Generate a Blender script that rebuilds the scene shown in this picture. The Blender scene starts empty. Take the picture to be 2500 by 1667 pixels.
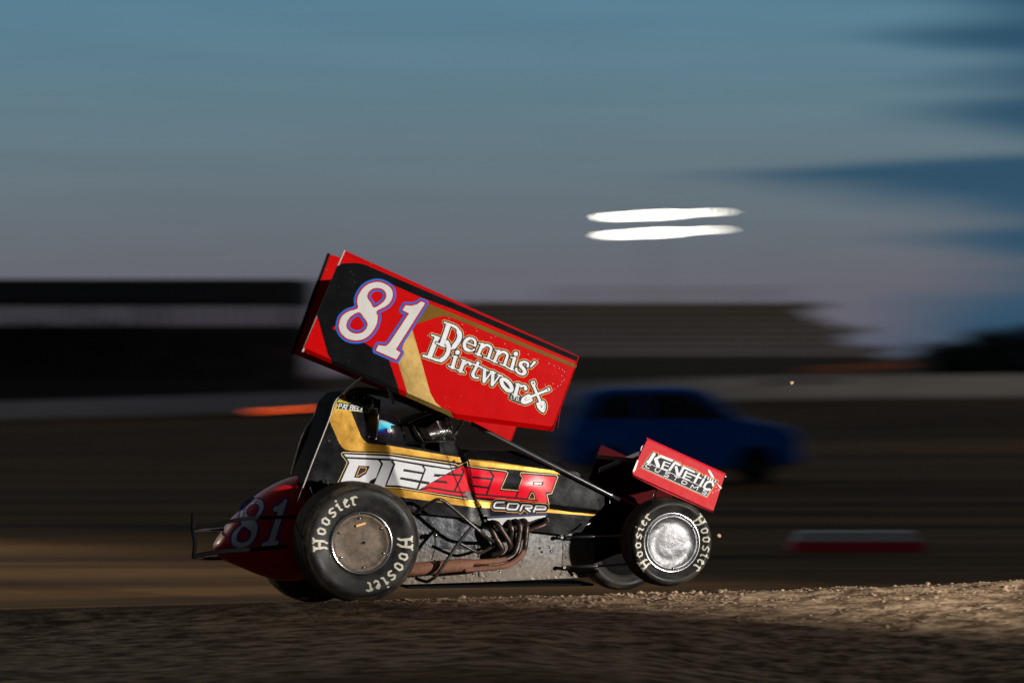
import bpy, bmesh, math, random
import numpy as np
from mathutils import Vector, Matrix

random.seed(7); rng = np.random.default_rng(7)
SC = bpy.context.scene
COL = SC.collection

# ------------------------------------------------------------------ camera
F, CX, CY, CAMH, HZ = 8750.0, 1250.0, 833.5, 1.65, 890.0
PITCH = math.atan((HZ - CY) / F)
cam = bpy.data.cameras.new('camera'); cam.lens = 126.0; cam.sensor_width = 36.0
cam.clip_start = 0.5; cam.clip_end = 3000
cam.dof.use_dof = True; cam.dof.focus_distance = 25.25; cam.dof.aperture_fstop = 1.6; cam.dof.aperture_ratio = 0.19
camo = bpy.data.objects.new('camera', cam); COL.objects.link(camo)
camo.location = (0, 0, CAMH); camo.rotation_euler = (math.radians(90) + PITCH, 0, 0)
SC.camera = camo
SC.view_settings.view_transform = 'Standard'; SC.view_settings.look = 'None'
SC.view_settings.exposure = 0.0; SC.view_settings.gamma = 1.0
try: SC.cycles.use_denoising = True
except Exception: pass
SC.cycles.max_bounces = 6

def lin(c):
    c = c / 255.0
    return c / 12.92 if c <= 0.04045 else ((c + 0.055) / 1.055) ** 2.4
def rgb(r, g, b): return (lin(r), lin(g), lin(b), 1.0)

# ------------------------------------------------------------------ sky
world = bpy.data.worlds.new('World'); SC.world = world; world.use_nodes = True
nt = world.node_tree; N = nt.nodes; L = nt.links
for n in list(N): N.remove(n)
def node(t, **k):
    n = N.new(t)
    for a, v in k.items(): setattr(n, a, v)
    return n
def mth(op, a, b=None, c=None, clamp=False):
    n = node('ShaderNodeMath', operation=op, use_clamp=clamp)
    for i, v in enumerate((a, b, c)):
        if v is None: continue
        if isinstance(v, (int, float)): n.inputs[i].default_value = v
        else: L.new(v, n.inputs[i])
    return n.outputs[0]
tc = node('ShaderNodeTexCoord'); sx = node('ShaderNodeSeparateXYZ'); L.new(tc.outputs['Generated'], sx.inputs[0])
az = mth('MULTIPLY', mth('ARCTAN2', sx.outputs[0], sx.outputs[1]), 57.2958)     # degrees right of straight ahead
el = mth('MULTIPLY', mth('ARCSINE', sx.outputs[2]), 57.2958)                     # degrees above the horizon
nz = node('ShaderNodeTexNoise'); nz.inputs['Scale'].default_value = 1.0; nz.inputs['Detail'].default_value = 4
cmb = node('ShaderNodeCombineXYZ')
L.new(mth('MULTIPLY', az, 0.10), cmb.inputs[0]); L.new(mth('MULTIPLY', el, 1.1), cmb.inputs[1])
L.new(cmb.outputs[0], nz.inputs['Vector'])
noise = mth('SUBTRACT', nz.outputs[0], 0.5)
eln = mth('ADD', el, mth('MULTIPLY', noise, 0.5))
ramp = node('ShaderNodeValToRGB'); cr = ramp.color_ramp
stops = [(-90, (14, 12, 11)), (-3, (20, 17, 15)), (0.3, (104, 97, 107)), (1.4, (102, 103, 112)), (2.6, (102, 114, 122)), (4.0, (98, 123, 135)), (5.9, (88, 128, 148)), (14, (104, 130, 146)), (35, (112, 112, 114)), (90, (98, 94, 94))]
def elpos(e): return 0.5 + 0.5 * math.copysign(abs(e / 90.0) ** 0.5, e)
while len(cr.elements) < len(stops): cr.elements.new(0.5)
for e, (a, c) in zip(cr.elements, stops): e.position = elpos(a); e.color = rgb(*c)
sgn = mth('SIGN', eln); pos = mth('MULTIPLY_ADD', mth('MULTIPLY', mth('POWER', mth('DIVIDE', mth('ABSOLUTE', eln), 90.0), 0.5), sgn), 0.5, 0.5)
L.new(pos, ramp.inputs[0])
# cloud bank on the right: its left edge wanders with height
er = node('ShaderNodeValToRGB'); ec = er.color_ramp
edges = [(0, 2150), (45, 2330), (95, 2170), (150, 2420), (205, 2180), (240, 2290), (270, 2130), (330, 2260), (375, 2420), (400, 1980), (424, 1640), (450, 1800), (500, 2080), (550, 2270), (585, 2080), (640, 2290), (700, 2240), (780, 2080), (860, 1950)]
edges = [((HZ - py) / F * 57.2958, px) for py, px in edges][::-1]
while len(ec.elements) < len(edges): ec.elements.new(0.5)
for e, (a, px) in zip(ec.elements, edges):
    v = (px - 1250) / 1250.0; e.position = a / 6.0; e.color = (v, v, v, 1)
eln2 = mth('ADD', el, mth('MULTIPLY', noise, 0.16))
L.new(mth('DIVIDE', eln2, 6.0, clamp=True), er.inputs[0])
azn = mth('ADD', mth('DIVIDE', az, 8.13), mth('MULTIPLY', noise, 0.75))
dd = mth('SUBTRACT', azn, er.outputs[0])
ms = node('ShaderNodeMapRange', interpolation_type='SMOOTHSTEP'); L.new(dd, ms.inputs['Value'])
ms.inputs['From Min'].default_value = -0.10; ms.inputs['From Max'].default_value = 0.34
up = node('ShaderNodeMapRange', interpolation_type='SMOOTHSTEP'); L.new(el, up.inputs['Value'])
up.inputs['From Min'].default_value = 7; up.inputs['From Max'].default_value = 14
up.inputs['To Min'].default_value = 0.93; up.inputs['To Max'].default_value = 0.15
mixc = node('ShaderNodeMix', data_type='RGBA')
L.new(mth('MULTIPLY', ms.outputs[0], up.outputs[0]), mixc.inputs['Factor'])
L.new(ramp.outputs[0], mixc.inputs['A']); mixc.inputs['B'].default_value = rgb(42, 79, 104)
bg = node('ShaderNodeBackground'); dk = node('ShaderNodeMapRange', interpolation_type='SMOOTHSTEP'); L.new(sx.outputs[1], dk.inputs['Value'])   # the sky opposite the afterglow is darker
dk.inputs['From Min'].default_value = -0.5; dk.inputs['From Max'].default_value = 0.75; dk.inputs['To Min'].default_value = 0.22
vm = node('ShaderNodeVectorMath', operation='SCALE'); L.new(mixc.outputs['Result'], vm.inputs[0]); L.new(dk.outputs[0], vm.inputs['Scale'])
n2 = node('ShaderNodeTexNoise'); n2.inputs['Scale'].default_value = 1.0; n2.inputs['Detail'].default_value = 5; n2.inputs['Roughness'].default_value = 0.6
c2 = node('ShaderNodeCombineXYZ'); L.new(mth('MULTIPLY', az, 0.16), c2.inputs[0]); L.new(mth('MULTIPLY_ADD', el, 1.7, 7.3), c2.inputs[1]); L.new(c2.outputs[0], n2.inputs['Vector'])
vm2 = node('ShaderNodeVectorMath', operation='SCALE'); L.new(vm.outputs[0], vm2.inputs[0]); L.new(mth('MULTIPLY_ADD', n2.outputs[0], 0.26, 0.87), vm2.inputs['Scale'])
L.new(vm2.outputs[0], bg.inputs[0]); bg.inputs[1].default_value = 1.0
wo = node('ShaderNodeOutputWorld'); L.new(bg.outputs[0], wo.inputs[0])

# ------------------------------------------------------------------ helpers: points
ALPHA = math.radians(14)
NV = Vector((-math.sin(ALPHA), math.cos(ALPHA), 0))      # across the car, away from the camera
HV = Vector((math.cos(ALPHA), math.sin(ALPHA), 0))       # forward along the car
UP = Vector((0, 0, 1))
CAMP = Vector((0, 0, CAMH))
cp, sp = math.cos(PITCH), math.sin(PITCH)
D0 = 25.0 * math.cos(ALPHA)
def P(px, py, w):
    """point that lies w metres inboard of the car's right-hand wheel faces"""
    u = (px - CX) / F; v = -(py - CY) / F
    d = Vector((u, cp - sp * v, sp + cp * v))
    return CAMP + d * ((D0 + w) / d.dot(NV))
def PA(px, py, w):
    px = np.asarray(px, float); py = np.asarray(py, float); w = np.asarray(w, float) + 0 * px
    u = (px - CX) / F; v = -(py - CY) / F
    dx, dy, dz = u, cp - sp * v, sp + cp * v
    t = (D0 + w) / (dx * NV.x + dy * NV.y)
    return np.stack([dx * t, dy * t, CAMH + dz * t], 1)
def G(px, py, Y):
    u = (px - CX) / F; v = -(py - CY) / F
    return Vector((u, cp - sp * v, sp + cp * v)) * (Y / (cp - sp * v)) + CAMP
def Z(ox, oy, s, pts): return [(ox + x / s, oy + y / s) for x, y in pts]

# ------------------------------------------------------------------ helpers: materials
MATS = {}
def mat(name, col, rough=0.5, metal=0.0, col2=None, scale=6.0, amt=0.5, bump=0.0, bscale=60.0, emit=None, estr=1.0,
        coat=0.0, chips=None, chip_scale=60, chip_t=0.035, mud=None, mudz=(0.2, 0.5), stretch=None, spec=0.5, rvar=0.0, detail=5):
    if name in MATS: return MATS[name]
    m = bpy.data.materials.new(name); m.use_nodes = True; t = m.node_tree; n = t.nodes; l = t.links
    b = n['Principled BSDF']; b.inputs['Roughness'].default_value = rough; b.inputs['Metallic'].default_value = metal
    b.inputs['Base Color'].default_value = col; b.inputs['Coat Weight'].default_value = coat
    b.inputs['Coat Roughness'].default_value = 0.12; b.inputs['Specular IOR Level'].default_value = spec
    co = n.new('ShaderNodeTexCoord'); src = co.outputs['Object']
    if stretch:
        mp = n.new('ShaderNodeMapping'); mp.inputs['Scale'].default_value = stretch; l.new(src, mp.inputs[0]); src = mp.outputs[0]
    cur = None
    if col2:
        tx = n.new('ShaderNodeTexNoise'); tx.inputs['Scale'].default_value = scale; tx.inputs['Detail'].default_value = detail; tx.inputs['Roughness'].default_value = 0.65
        l.new(src, tx.inputs['Vector'])
        mr = n.new('ShaderNodeMapRange'); mr.inputs['From Min'].default_value = 0.5 - 0.5 * (1 - amt) * 0.4 - 0.05; mr.inputs['From Max'].default_value = 0.72
        l.new(tx.outputs[0], mr.inputs[0])
        mx = n.new('ShaderNodeMix'); mx.data_type = 'RGBA'; l.new(mr.outputs[0], mx.inputs['Factor'])
        mx.inputs['A'].default_value = col; mx.inputs['B'].default_value = col2; cur = mx.outputs['Result']
    def over(fac, c):
        nonlocal cur
        mx = n.new('ShaderNodeMix'); mx.data_type = 'RGBA'; l.new(fac, mx.inputs['Factor'])
        if cur is None: mx.inputs['A'].default_value = col
        else: l.new(cur, mx.inputs['A'])
        mx.inputs['B'].default_value = c; cur = mx.outputs['Result']
    if mud:
        ge = n.new('ShaderNodeNewGeometry'); se = n.new('ShaderNodeSeparateXYZ'); l.new(ge.outputs['Position'], se.inputs[0])
        mr = n.new('ShaderNodeMapRange'); mr.interpolation_type = 'SMOOTHSTEP'; mr.inputs['From Min'].default_value = mudz[1]; mr.inputs['From Max'].default_value = mudz[0]
        l.new(se.outputs[2], mr.inputs[0])
        tn = n.new('ShaderNodeTexNoise'); tn.inputs['Scale'].default_value = 45; tn.inputs['Detail'].default_value = 6; tn.inputs['Roughness'].default_value = 0.8
        l.new(co.outputs['Object'], tn.inputs['Vector'])
        m1 = n.new('ShaderNodeMapRange'); m1.inputs['From Min'].default_value = 0.35; m1.inputs['From Max'].default_value = 0.6; m1.inputs['To Min'].default_value = 0.35
        l.new(tn.outputs[0], m1.inputs[0])
        mm = n.new('ShaderNodeMath'); mm.operation = 'MULTIPLY'; l.new(mr.outputs[0], mm.inputs[0]); l.new(m1.outputs[0], mm.inputs[1])
        over(mm.outputs[0], mud)
    if chips:
        vo = n.new('ShaderNodeTexVoronoi'); vo.inputs['Scale'].default_value = chip_scale; l.new(co.outputs['Object'], vo.inputs['Vector'])
        no = n.new('ShaderNodeTexNoise'); no.inputs['Scale'].default_value = 5; l.new(co.outputs['Object'], no.inputs['Vector'])
        mt = n.new('ShaderNodeMath'); mt.operation = 'MULTIPLY'; l.new(no.outputs[0], mt.inputs[0]); mt.inputs[1].default_value = chip_t * 3.2
        sb = n.new('ShaderNodeMath'); sb.operation = 'SUBTRACT'; l.new(mt.outputs[0], sb.inputs[0]); sb.inputs[1].default_value = chip_t
        cm = n.new('ShaderNodeMath'); cm.operation = 'LESS_THAN'; l.new(vo.outputs['Distance'], cm.inputs[0]); l.new(sb.outputs[0], cm.inputs[1])
        over(cm.outputs[0], chips)
    if cur is not None: l.new(cur, b.inputs['Base Color'])
    if rvar:
        tr = n.new('ShaderNodeTexNoise'); tr.inputs['Scale'].default_value = 9; tr.inputs['Detail'].default_value = 6; l.new(co.outputs['Object'], tr.inputs['Vector'])
        mr = n.new('ShaderNodeMapRange'); mr.inputs['From Min'].default_value = 0.35; mr.inputs['From Max'].default_value = 0.68
        mr.inputs['To Min'].default_value = max(0.03, rough - rvar); mr.inputs['To Max'].default_value = min(1, rough + rvar)
        l.new(tr.outputs[0], mr.inputs[0]); l.new(mr.outputs[0], b.inputs['Roughness'])
    if bump:
        tb = n.new('ShaderNodeTexNoise'); tb.inputs['Scale'].default_value = bscale; tb.inputs['Detail'].default_value = 4; l.new(src, tb.inputs['Vector'])
        bu = n.new('ShaderNodeBump'); bu.inputs['Strength'].default_value = bump; bu.inputs['Distance'].default_value = 0.02
        l.new(tb.outputs[0], bu.inputs['Height']); l.new(bu.outputs[0], b.inputs['Normal'])
    if emit:
        b.inputs['Emission Color'].default_value = emit; b.inputs['Emission Strength'].default_value = estr
    MATS[name] = m; return m

RED = mat('wing red vinyl', (0.50, 0.0005, 0.001, 1), 0.22, 0, (0.43, 0.001, 0.002, 1), 5, 0.5, 0.09, 7, spec=0.12, chips=(0.75, 0.6, 0.55, 1), chip_scale=26, chip_t=0.05)
REDF = mat('scuffed red paint', (0.56, 0.008, 0.014, 1), 0.45, 0, (0.50, 0.035, 0.045, 1), 22, 0.5, 0.06, 20, spec=0.12, chips=(0.8, 0.7, 0.65, 1), chip_scale=34, chip_t=0.06)
REDB = mat('bright red vinyl', (0.74, 0.003, 0.016, 1), 0.3, 0, (0.70, 0.008, 0.03, 1), 18, 0.4, 0.04, 20, spec=0.3)
CRIM = mat('crimson vinyl', (0.33, 0.002, 0.025, 1), 0.5, spec=0.1)
BLUE = mat('blue vinyl', (0.004, 0.11, 0.52, 1), 0.5, spec=0.1)
BLACK = mat('gloss black panel', (0.004, 0.004, 0.005, 1), 0.22, 0, (0.014, 0.013, 0.015, 1), 5, 0.8, 0.05, 12, spec=0.35, chips=(0.35, 0.33, 0.3, 1), chip_scale=38, chip_t=0.045, rvar=0.05)
BLKV = mat('black vinyl', (0.007, 0.007, 0.008, 1), 0.5, spec=0.2)
BLKF = mat('black frame tube', (0.008, 0.008, 0.009, 1), 0.3, 0, (0.05, 0.038, 0.022, 1), 40, 0.5, 0.1, 80)
BLKD = mat('matte black', (0.004, 0.004, 0.0045, 1), 0.85, spec=0.12)
GOLDD = mat('old gold band', (0.17, 0.085, 0.006, 1), 0.3, 0.0, (0.12, 0.06, 0.004, 1), 4, 0.4, spec=0.1)
GOLD = mat('gold vinyl', (0.40, 0.27, 0.075, 1), 0.38, 0.45, (0.24, 0.14, 0.025, 1), 3, 0.4, 0.10, 9, rvar=0.08, chips=(0.10, 0.06, 0.03, 1), chip_scale=60, chip_t=0.05)
GOLD2 = mat('orange gold vinyl', (0.62, 0.34, 0.05, 1), 0.34, 0.55, (0.40, 0.20, 0.02, 1), 4, 0.4, 0.08, 10, rvar=0.08, chips=(0.08, 0.05, 0.03, 1), chip_scale=60, chip_t=0.055)
PALEG = mat('pale gold line', (0.72, 0.52, 0.22, 1), 0.45)
ORNG = mat('orange outline', (0.80, 0.38, 0.09, 1), 0.5)
WHT = mat('white vinyl', (0.66, 0.66, 0.68, 1), 0.38, 0, (0.56, 0.56, 0.60, 1), 9, 0.5, 0.05, 25, chips=(0.05, 0.04, 0.035, 1), chip_scale=48, chip_t=0.045)
GREYN = mat('warm grey vinyl', (0.52, 0.51, 0.48, 1), 0.45, 0, (0.44, 0.43, 0.41, 1), 8, 0.5, 0, chips=(0.04, 0.035, 0.03, 1), chip_scale=48, chip_t=0.05)
YEL = mat('yellow sticker edge', (0.72, 0.72, 0.04, 1), 0.5)
RUBBER = mat('tyre rubber', (0.008, 0.008, 0.009, 1), 0.55, 0, (0.030, 0.026, 0.020, 1), 9, 0.75, 0.08, 30, rvar=0.12, spec=0.25, detail=8)
TREAD = mat('dusty tyre tread', (0.040, 0.030, 0.018, 1), 0.85, 0, (0.11, 0.078, 0.045, 1), 14, 0.7, 0.5, 40)
SHOULD = mat('dusty tyre shoulder', (0.010, 0.010, 0.010, 1), 0.7, 0, (0.085, 0.062, 0.038, 1), 7, 0.8, 0.15, 40, spec=0.2, detail=8)
LETTER = mat('cream tyre lettering', (0.68, 0.65, 0.54, 1), 0.6, 0, (0.36, 0.33, 0.26, 1), 40, 0.3)
ALU = mat('dented aluminium', (0.16, 0.16, 0.165, 1), 0.42, 0.8, (0.07, 0.07, 0.075, 1), 10, 0.5, 0.45, 9, rvar=0.06)
CHROME = mat('bright rim metal', (0.78, 0.78, 0.78, 1), 0.16, 1.0)
DIRTC = mat('dirt caked wheel cover', (0.060, 0.046, 0.034, 1), 0.6, 0.35, (0.15, 0.105, 0.07, 1), 22, 0.6, 0.08, 60, chips=(0.35, 0.3, 0.25, 1), chip_scale=40, chip_t=0.05)
BELLY = mat('mud splashed side panel', (0.035, 0.035, 0.040, 1), 0.45, 0.3, (0.11, 0.11, 0.115, 1), 26, 0.6, 0.2, 40, chips=(0.6, 0.57, 0.5, 1), chip_scale=55, chip_t=0.055, mud=(0.10, 0.070, 0.043, 1), mudz=(0.20, 0.42), rvar=0.1)
RUST = mat('rusty exhaust steel', (0.21, 0.088, 0.05, 1), 0.75, 0.1, (0.12, 0.055, 0.035, 1), 22, 0.6, 0.3, 60)
HEAD = mat('heat darkened header pipe', (0.026, 0.022, 0.020, 1), 0.4, 0.6, (0.09, 0.055, 0.035, 1), 20, 0.5, 0.15, 40)
STEEL = mat('polished steel', (0.6, 0.6, 0.6, 1), 0.25, 1.0)
SILV = mat('grey alloy strut', (0.35, 0.34, 0.32, 1), 0.45, 0.5)
CARBON = mat('black visor', (0.010, 0.010, 0.012, 1), 0.22)

# ------------------------------------------------------------------ helpers: objects
class Root:
    pass
def tag(o, label=None, cat=None, group=None, kind=None):
    if label: o['label'] = label
    if cat: o['category'] = cat
    if group: o['group'] = group
    if kind: o['kind'] = kind
    return o
def empty(name, loc, label, cat, group=None):
    o = bpy.data.objects.new(name, None); COL.objects.link(o); o.location = loc; o.empty_display_size = 0.2
    o['base'] = list(loc); return tag(o, label, cat, group)
def base_of(o):
    while o is not None:
        if 'base' in o.keys(): return np.array(list(o['base']))
        o = o.parent
    return np.zeros(3)
def mk(name, verts, faces, m, parent=None, smooth=False, mats=None, midx=None):
    b = base_of(parent)
    V = np.asarray([tuple(v) for v in verts], float) - b
    me = bpy.data.meshes.new(name); me.from_pydata(V.tolist(), [], [list(f) for f in faces])
    for x in (mats or [m]): me.materials.append(x)
    if midx is not None: me.polygons.foreach_set('material_index', midx)
    if smooth: me.polygons.foreach_set('use_smooth', [True] * len(me.polygons))
    me.update()
    o = bpy.data.objects.new(name, me); COL.objects.link(o); o.parent = parent
    return o
class MB:
    def __init__(s): s.v = []; s.f = []; s.m = []
    def add(s, v, f, mi=0):
        k = len(s.v); s.v += [tuple(x) for x in v]; s.f += [[k + i for i in g] for g in f]; s.m += [mi] * len(f)
    def box(s, c, ax, ay, az, mi=0):
        """centre and three half-axis vectors"""
        c = Vector(c); ax = Vector(ax); ay = Vector(ay); az = Vector(az)
        v = [c + ax * i + ay * j + az * k for i in (-1, 1) for j in (-1, 1) for k in (-1, 1)]
        s.add(v, [(0, 1, 3, 2), (4, 6, 7, 5), (0, 4, 5, 1), (2, 3, 7, 6), (0, 2, 6, 4), (1, 5, 7, 3)], mi)
    def bb(s, x0, x1, y0, y1, z0, z1, mi=0):
        s.box(((x0 + x1) / 2, (y0 + y1) / 2, (z0 + z1) / 2), ((x1 - x0) / 2, 0, 0), (0, (y1 - y0) / 2, 0), (0, 0, (z1 - z0) / 2), mi)
    def tube(s, pts, r, n=10, mi=0, closed=False):
        pts = [Vector(p) for p in pts]
        rs = r if isinstance(r, (list, tuple)) else [r] * len(pts)
        k = len(pts); ring = []; prev = None
        for i, p in enumerate(pts):
            if closed: t = (pts[(i + 1) % k] - pts[i - 1])
            else: t = pts[min(i + 1, k - 1)] - pts[max(i - 1, 0)]
            t.normalize()
            a = prev if prev is not None else (UP if abs(t.z) < 0.9 else HV)
            u = (a - t * a.dot(t)).normalized(); prev = u; w = t.cross(u)
            ring.append([p + (u * math.cos(2 * math.pi * j / n) + w * math.sin(2 * math.pi * j / n)) * rs[i] for j in range(n)])
        v = [q for g in ring for q in g]; f = []
        for i in range(k if closed else k - 1):
            a = i * n; b_ = ((i + 1) % k) * n
            for j in range(n): f.append((a + j, a + (j + 1) % n, b_ + (j + 1) % n, b_ + j))
        if not closed: f.append(tuple(range(n))[::-1]); f.append(tuple((k - 1) * n + j for j in range(n)))
        s.add(v, f, mi)
    def ball(s, c, r, mi=0, n=8, sc=(1, 1, 1)):
        c = Vector(c); v = []; f = []
        for i in range(n + 1):
            th = math.pi * i / n
            for j in range(2 * n):
                ph = math.pi * j / n
                v.append(c + Vector((r * sc[0] * math.sin(th) * math.cos(ph), r * sc[1] * math.sin(th) * math.sin(ph), r * sc[2] * math.cos(th))))
        for i in range(n):
            for j in range(2 * n):
                a = i * 2 * n + j; b_ = i * 2 * n + (j + 1) % (2 * n)
                f.append((a, a + 2 * n, b_ + 2 * n, b_))
        s.add(v, f, mi)
    def build(s, name, m, parent=None, smooth=False):
        ms = m if isinstance(m, list) else [m]
        return mk(name, s.v, s.f, ms[0], parent, smooth, ms, s.m)
def catmull(pts, n=8, closed=False):
    p = [np.array(q, float) for q in pts]; k = len(p); out = []
    for i in range(k if closed else k - 1):
        a, b, c, d = (p[(i - 1) % k], p[i], p[(i + 1) % k], p[(i + 2) % k]) if closed else (p[max(i - 1, 0)], p[i], p[i + 1], p[min(i + 2, k - 1)])
        for j in range(n):
            t = j / n; out.append(0.5 * ((2 * b) + (-a + c) * t + (2 * a - 5 * b + 4 * c - d) * t * t + (-a + 3 * b - 3 * c + d) * t ** 3))
    if not closed: out.append(p[-1])
    return [tuple(q) for q in out]
def tube_px(mb, pts, r, w=None, n=10, smooth=5, mi=0):
    """pts: (px, py[, w])"""
    q = [tuple(P(p[0], p[1], p[2] if len(p) > 2 else w)) for p in pts]
    if smooth > 1 and len(q) > 2: q = catmull(q, smooth)
    if isinstance(r, (list, tuple)): r = list(np.interp(np.linspace(0, 1, len(q)), np.linspace(0, 1, len(r)), r))
    mb.tube(q, r, n, mi)

# ------------------------------------------------------------------ helpers: flat artwork cut from sheet (distance fields -> meshes)
def sd_poly(X, Y, pts):
    d = np.full(X.shape, 1e9); s = np.ones(X.shape, bool) & False
    k = len(pts)
    for i in range(k):
        ax, ay = pts[i]; bx, by = pts[(i + 1) % k]
        ex, ey = bx - ax, by - ay; wx, wy = X - ax, Y - ay
        L2 = ex * ex + ey * ey
        if L2 < 1e-12: continue
        t = np.clip((wx * ex + wy * ey) / L2, 0, 1)
        d = np.minimum(d, (wx - ex * t) ** 2 + (wy - ey * t) ** 2)
        if ay != by:
            c = ((ay > Y) != (by > Y)) & (X < (bx - ax) * (Y - ay) / (by - ay) + ax); s ^= c
    d = np.sqrt(d); return np.where(s, -d, d)
def sd_line(X, Y, pts, w, closed=False):
    d = np.full(X.shape, 1e9); k = len(pts)
    for i in range(k if closed else k - 1):
        ax, ay = pts[i]; bx, by = pts[(i + 1) % k]
        ex, ey = bx - ax, by - ay; wx, wy = X - ax, Y - ay
        L2 = max(ex * ex + ey * ey, 1e-9)
        t = np.clip((wx * ex + wy * ey) / L2, 0, 1)
        d = np.minimum(d, (wx - ex * t) ** 2 + (wy - ey * t) ** 2)
    return np.sqrt(d) - w / 2
class Art:
    """a set of shapes: ('p', pts) polygon, ('l', pts, width) stroke, ('lc', ...) closed stroke, ('c', x, y, r) dot, ('cut', pts) hole"""
    def __init__(s, shapes, step=1.0, pad=10):
        xs = []; ys = []
        for sh in shapes:
            if sh[0] == 'c': xs += [sh[1] - sh[3], sh[1] + sh[3]]; ys += [sh[2] - sh[3], sh[2] + sh[3]]
            else:
                e = sh[2] / 2 if sh[0] in ('l', 'lc') else 0
                xs += [p[0] - e for p in sh[1]] + [p[0] + e for p in sh[1]]; ys += [p[1] - e for p in sh[1]] + [p[1] + e for p in sh[1]]
        s.x0, s.x1 = min(xs) - pad, max(xs) + pad; s.y0, s.y1 = min(ys) - pad, max(ys) + pad
        nx = int((s.x1 - s.x0) / step) + 2; ny = int((s.y1 - s.y0) / step) + 2
        s.gx = s.x0 + np.arange(nx) * step; s.gy = s.y0 + np.arange(ny) * step
        X, Y = np.meshgrid(s.gx, s.gy); f = np.full(X.shape, 1e6)
        for sh in shapes:
            if sh[0] == 'p': f = np.minimum(f, sd_poly(X, Y, sh[1]))
            elif sh[0] == 'l': f = np.minimum(f, sd_line(X, Y, sh[1], sh[2]))
            elif sh[0] == 'lc': f = np.minimum(f, sd_line(X, Y, sh[1], sh[2], True))
            elif sh[0] == 'c': f = np.minimum(f, np.hypot(X - sh[1], Y - sh[2]) - sh[3])
            elif sh[0] == 'cut': f = np.maximum(f, -sd_poly(X, Y, sh[1]))
        s.f = f
    def mesh2d(s, level, run=14, clip=None):
        f = s.f - level
        if clip is not None: f = np.maximum(f, clip)
        f = np.where(f == 0, 1e-6, f)
        ins = f < 0; full = ins[:-1, :-1] & ins[1:, :-1] & ins[:-1, 1:] & ins[1:, 1:]
        anyc = ins[:-1, :-1] | ins[1:, :-1] | ins[:-1, 1:] | ins[1:, 1:]
        V = {}; P2 = []; faces = []
        def vid(x, y):
            k = (round(x, 3), round(y, 3))
            if k not in V: V[k] = len(P2); P2.append((x, y))
            return V[k]
        ny, nx = full.shape; gx, gy = s.gx, s.gy
        for j in range(ny):
            if not anyc[j].any(): continue
            i = 0; row = full[j]; ar = anyc[j]
            while i < nx:
                if row[i]:
                    k = i
                    while k + 1 < nx and row[k + 1] and k + 1 - i < run: k += 1
                    faces.append((vid(gx[i], gy[j]), vid(gx[i], gy[j + 1]), vid(gx[k + 1], gy[j + 1]), vid(gx[k + 1], gy[j]))); i = k + 1
                elif ar[i]:
                    c = [(i, j), (i, j + 1), (i + 1, j + 1), (i + 1, j)]; poly = []
                    for q in range(4):
                        a = c[q]; b = c[(q + 1) % 4]; fa = f[a[1], a[0]]; fb = f[b[1], b[0]]
                        if fa < 0: poly.append(vid(gx[a[0]], gy[a[1]]))
                        if (fa < 0) != (fb < 0):
                            t = fa / (fa - fb); poly.append(vid(gx[a[0]] + (gx[b[0]] - gx[a[0]]) * t, gy[a[1]] + (gy[b[1]] - gy[a[1]]) * t))
                    pl = [p for k2, p in enumerate(poly) if p != poly[k2 - 1]]
                    if len(set(pl)) >= 3 and len(set(pl)) == len(pl): faces.append(tuple(pl))
                    i += 1
                else: i += 1
        return np.array(P2) if P2 else np.zeros((0, 2)), faces
def flat_map(w0): return lambda x, y, off: PA(x, y, w0 - off)
def fn_map(wf): return lambda x, y, off: PA(x, y, wf(x, y) - off)
def decal(name, art, level, mapf, off, m, parent, run=14, smooth=True, clip=None):
    p, f = art.mesh2d(level, run, clip)
    return mk(name, mapf(p[:, 0], p[:, 1], off), f, m, parent, smooth)
def poly_decal(name, pts, mapf, off, m, parent, step=2.0, run=14):
    return decal(name, Art([('p', pts)], step, 4), 0, mapf, off, m, parent, run)
def slab(name, pts, mapf, wthick, m, parent, step=3.0, run=6, wall=None):
    """solid sheet: traced outline, real thickness across the car"""
    a = Art([('p', pts)], step, 6); p, f = a.mesh2d(0, run)
    near = mapf(p[:, 0], p[:, 1], 0); k = len(near)
    # near face + outline wall + back face from the outline itself
    mb = MB(); mb.add(near, f)
    far = near + np.array(NV) * wthick
    mb.add(far, [tuple(reversed(g)) for g in f])
    # boundary edges of the near face
    cnt = {}
    for g in f:
        for i in range(len(g)):
            e = (g[i], g[(i + 1) % len(g)]); cnt[e] = 1
    # outline wall
    o = []
    for i in range(len(pts)):
        a0 = np.array(pts[i]); b0 = np.array(pts[(i + 1) % len(pts)]); nseg = max(1, int(np.hypot(*(b0 - a0)) / 6))
        for t in range(nseg): o.append(tuple(a0 + (b0 - a0) * t / nseg))
    o = np.array(o); on = mapf(o[:, 0], o[:, 1], 0); of = on + np.array(NV) * wthick; q = len(o)
    mb.add(np.vstack([on, of]), [(i, (i + 1) % q, (i + 1) % q + q, i + q) for i in range(q)], 1 if wall else 0)
    return mb.build(name, [m, wall] if wall else m, parent)

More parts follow.
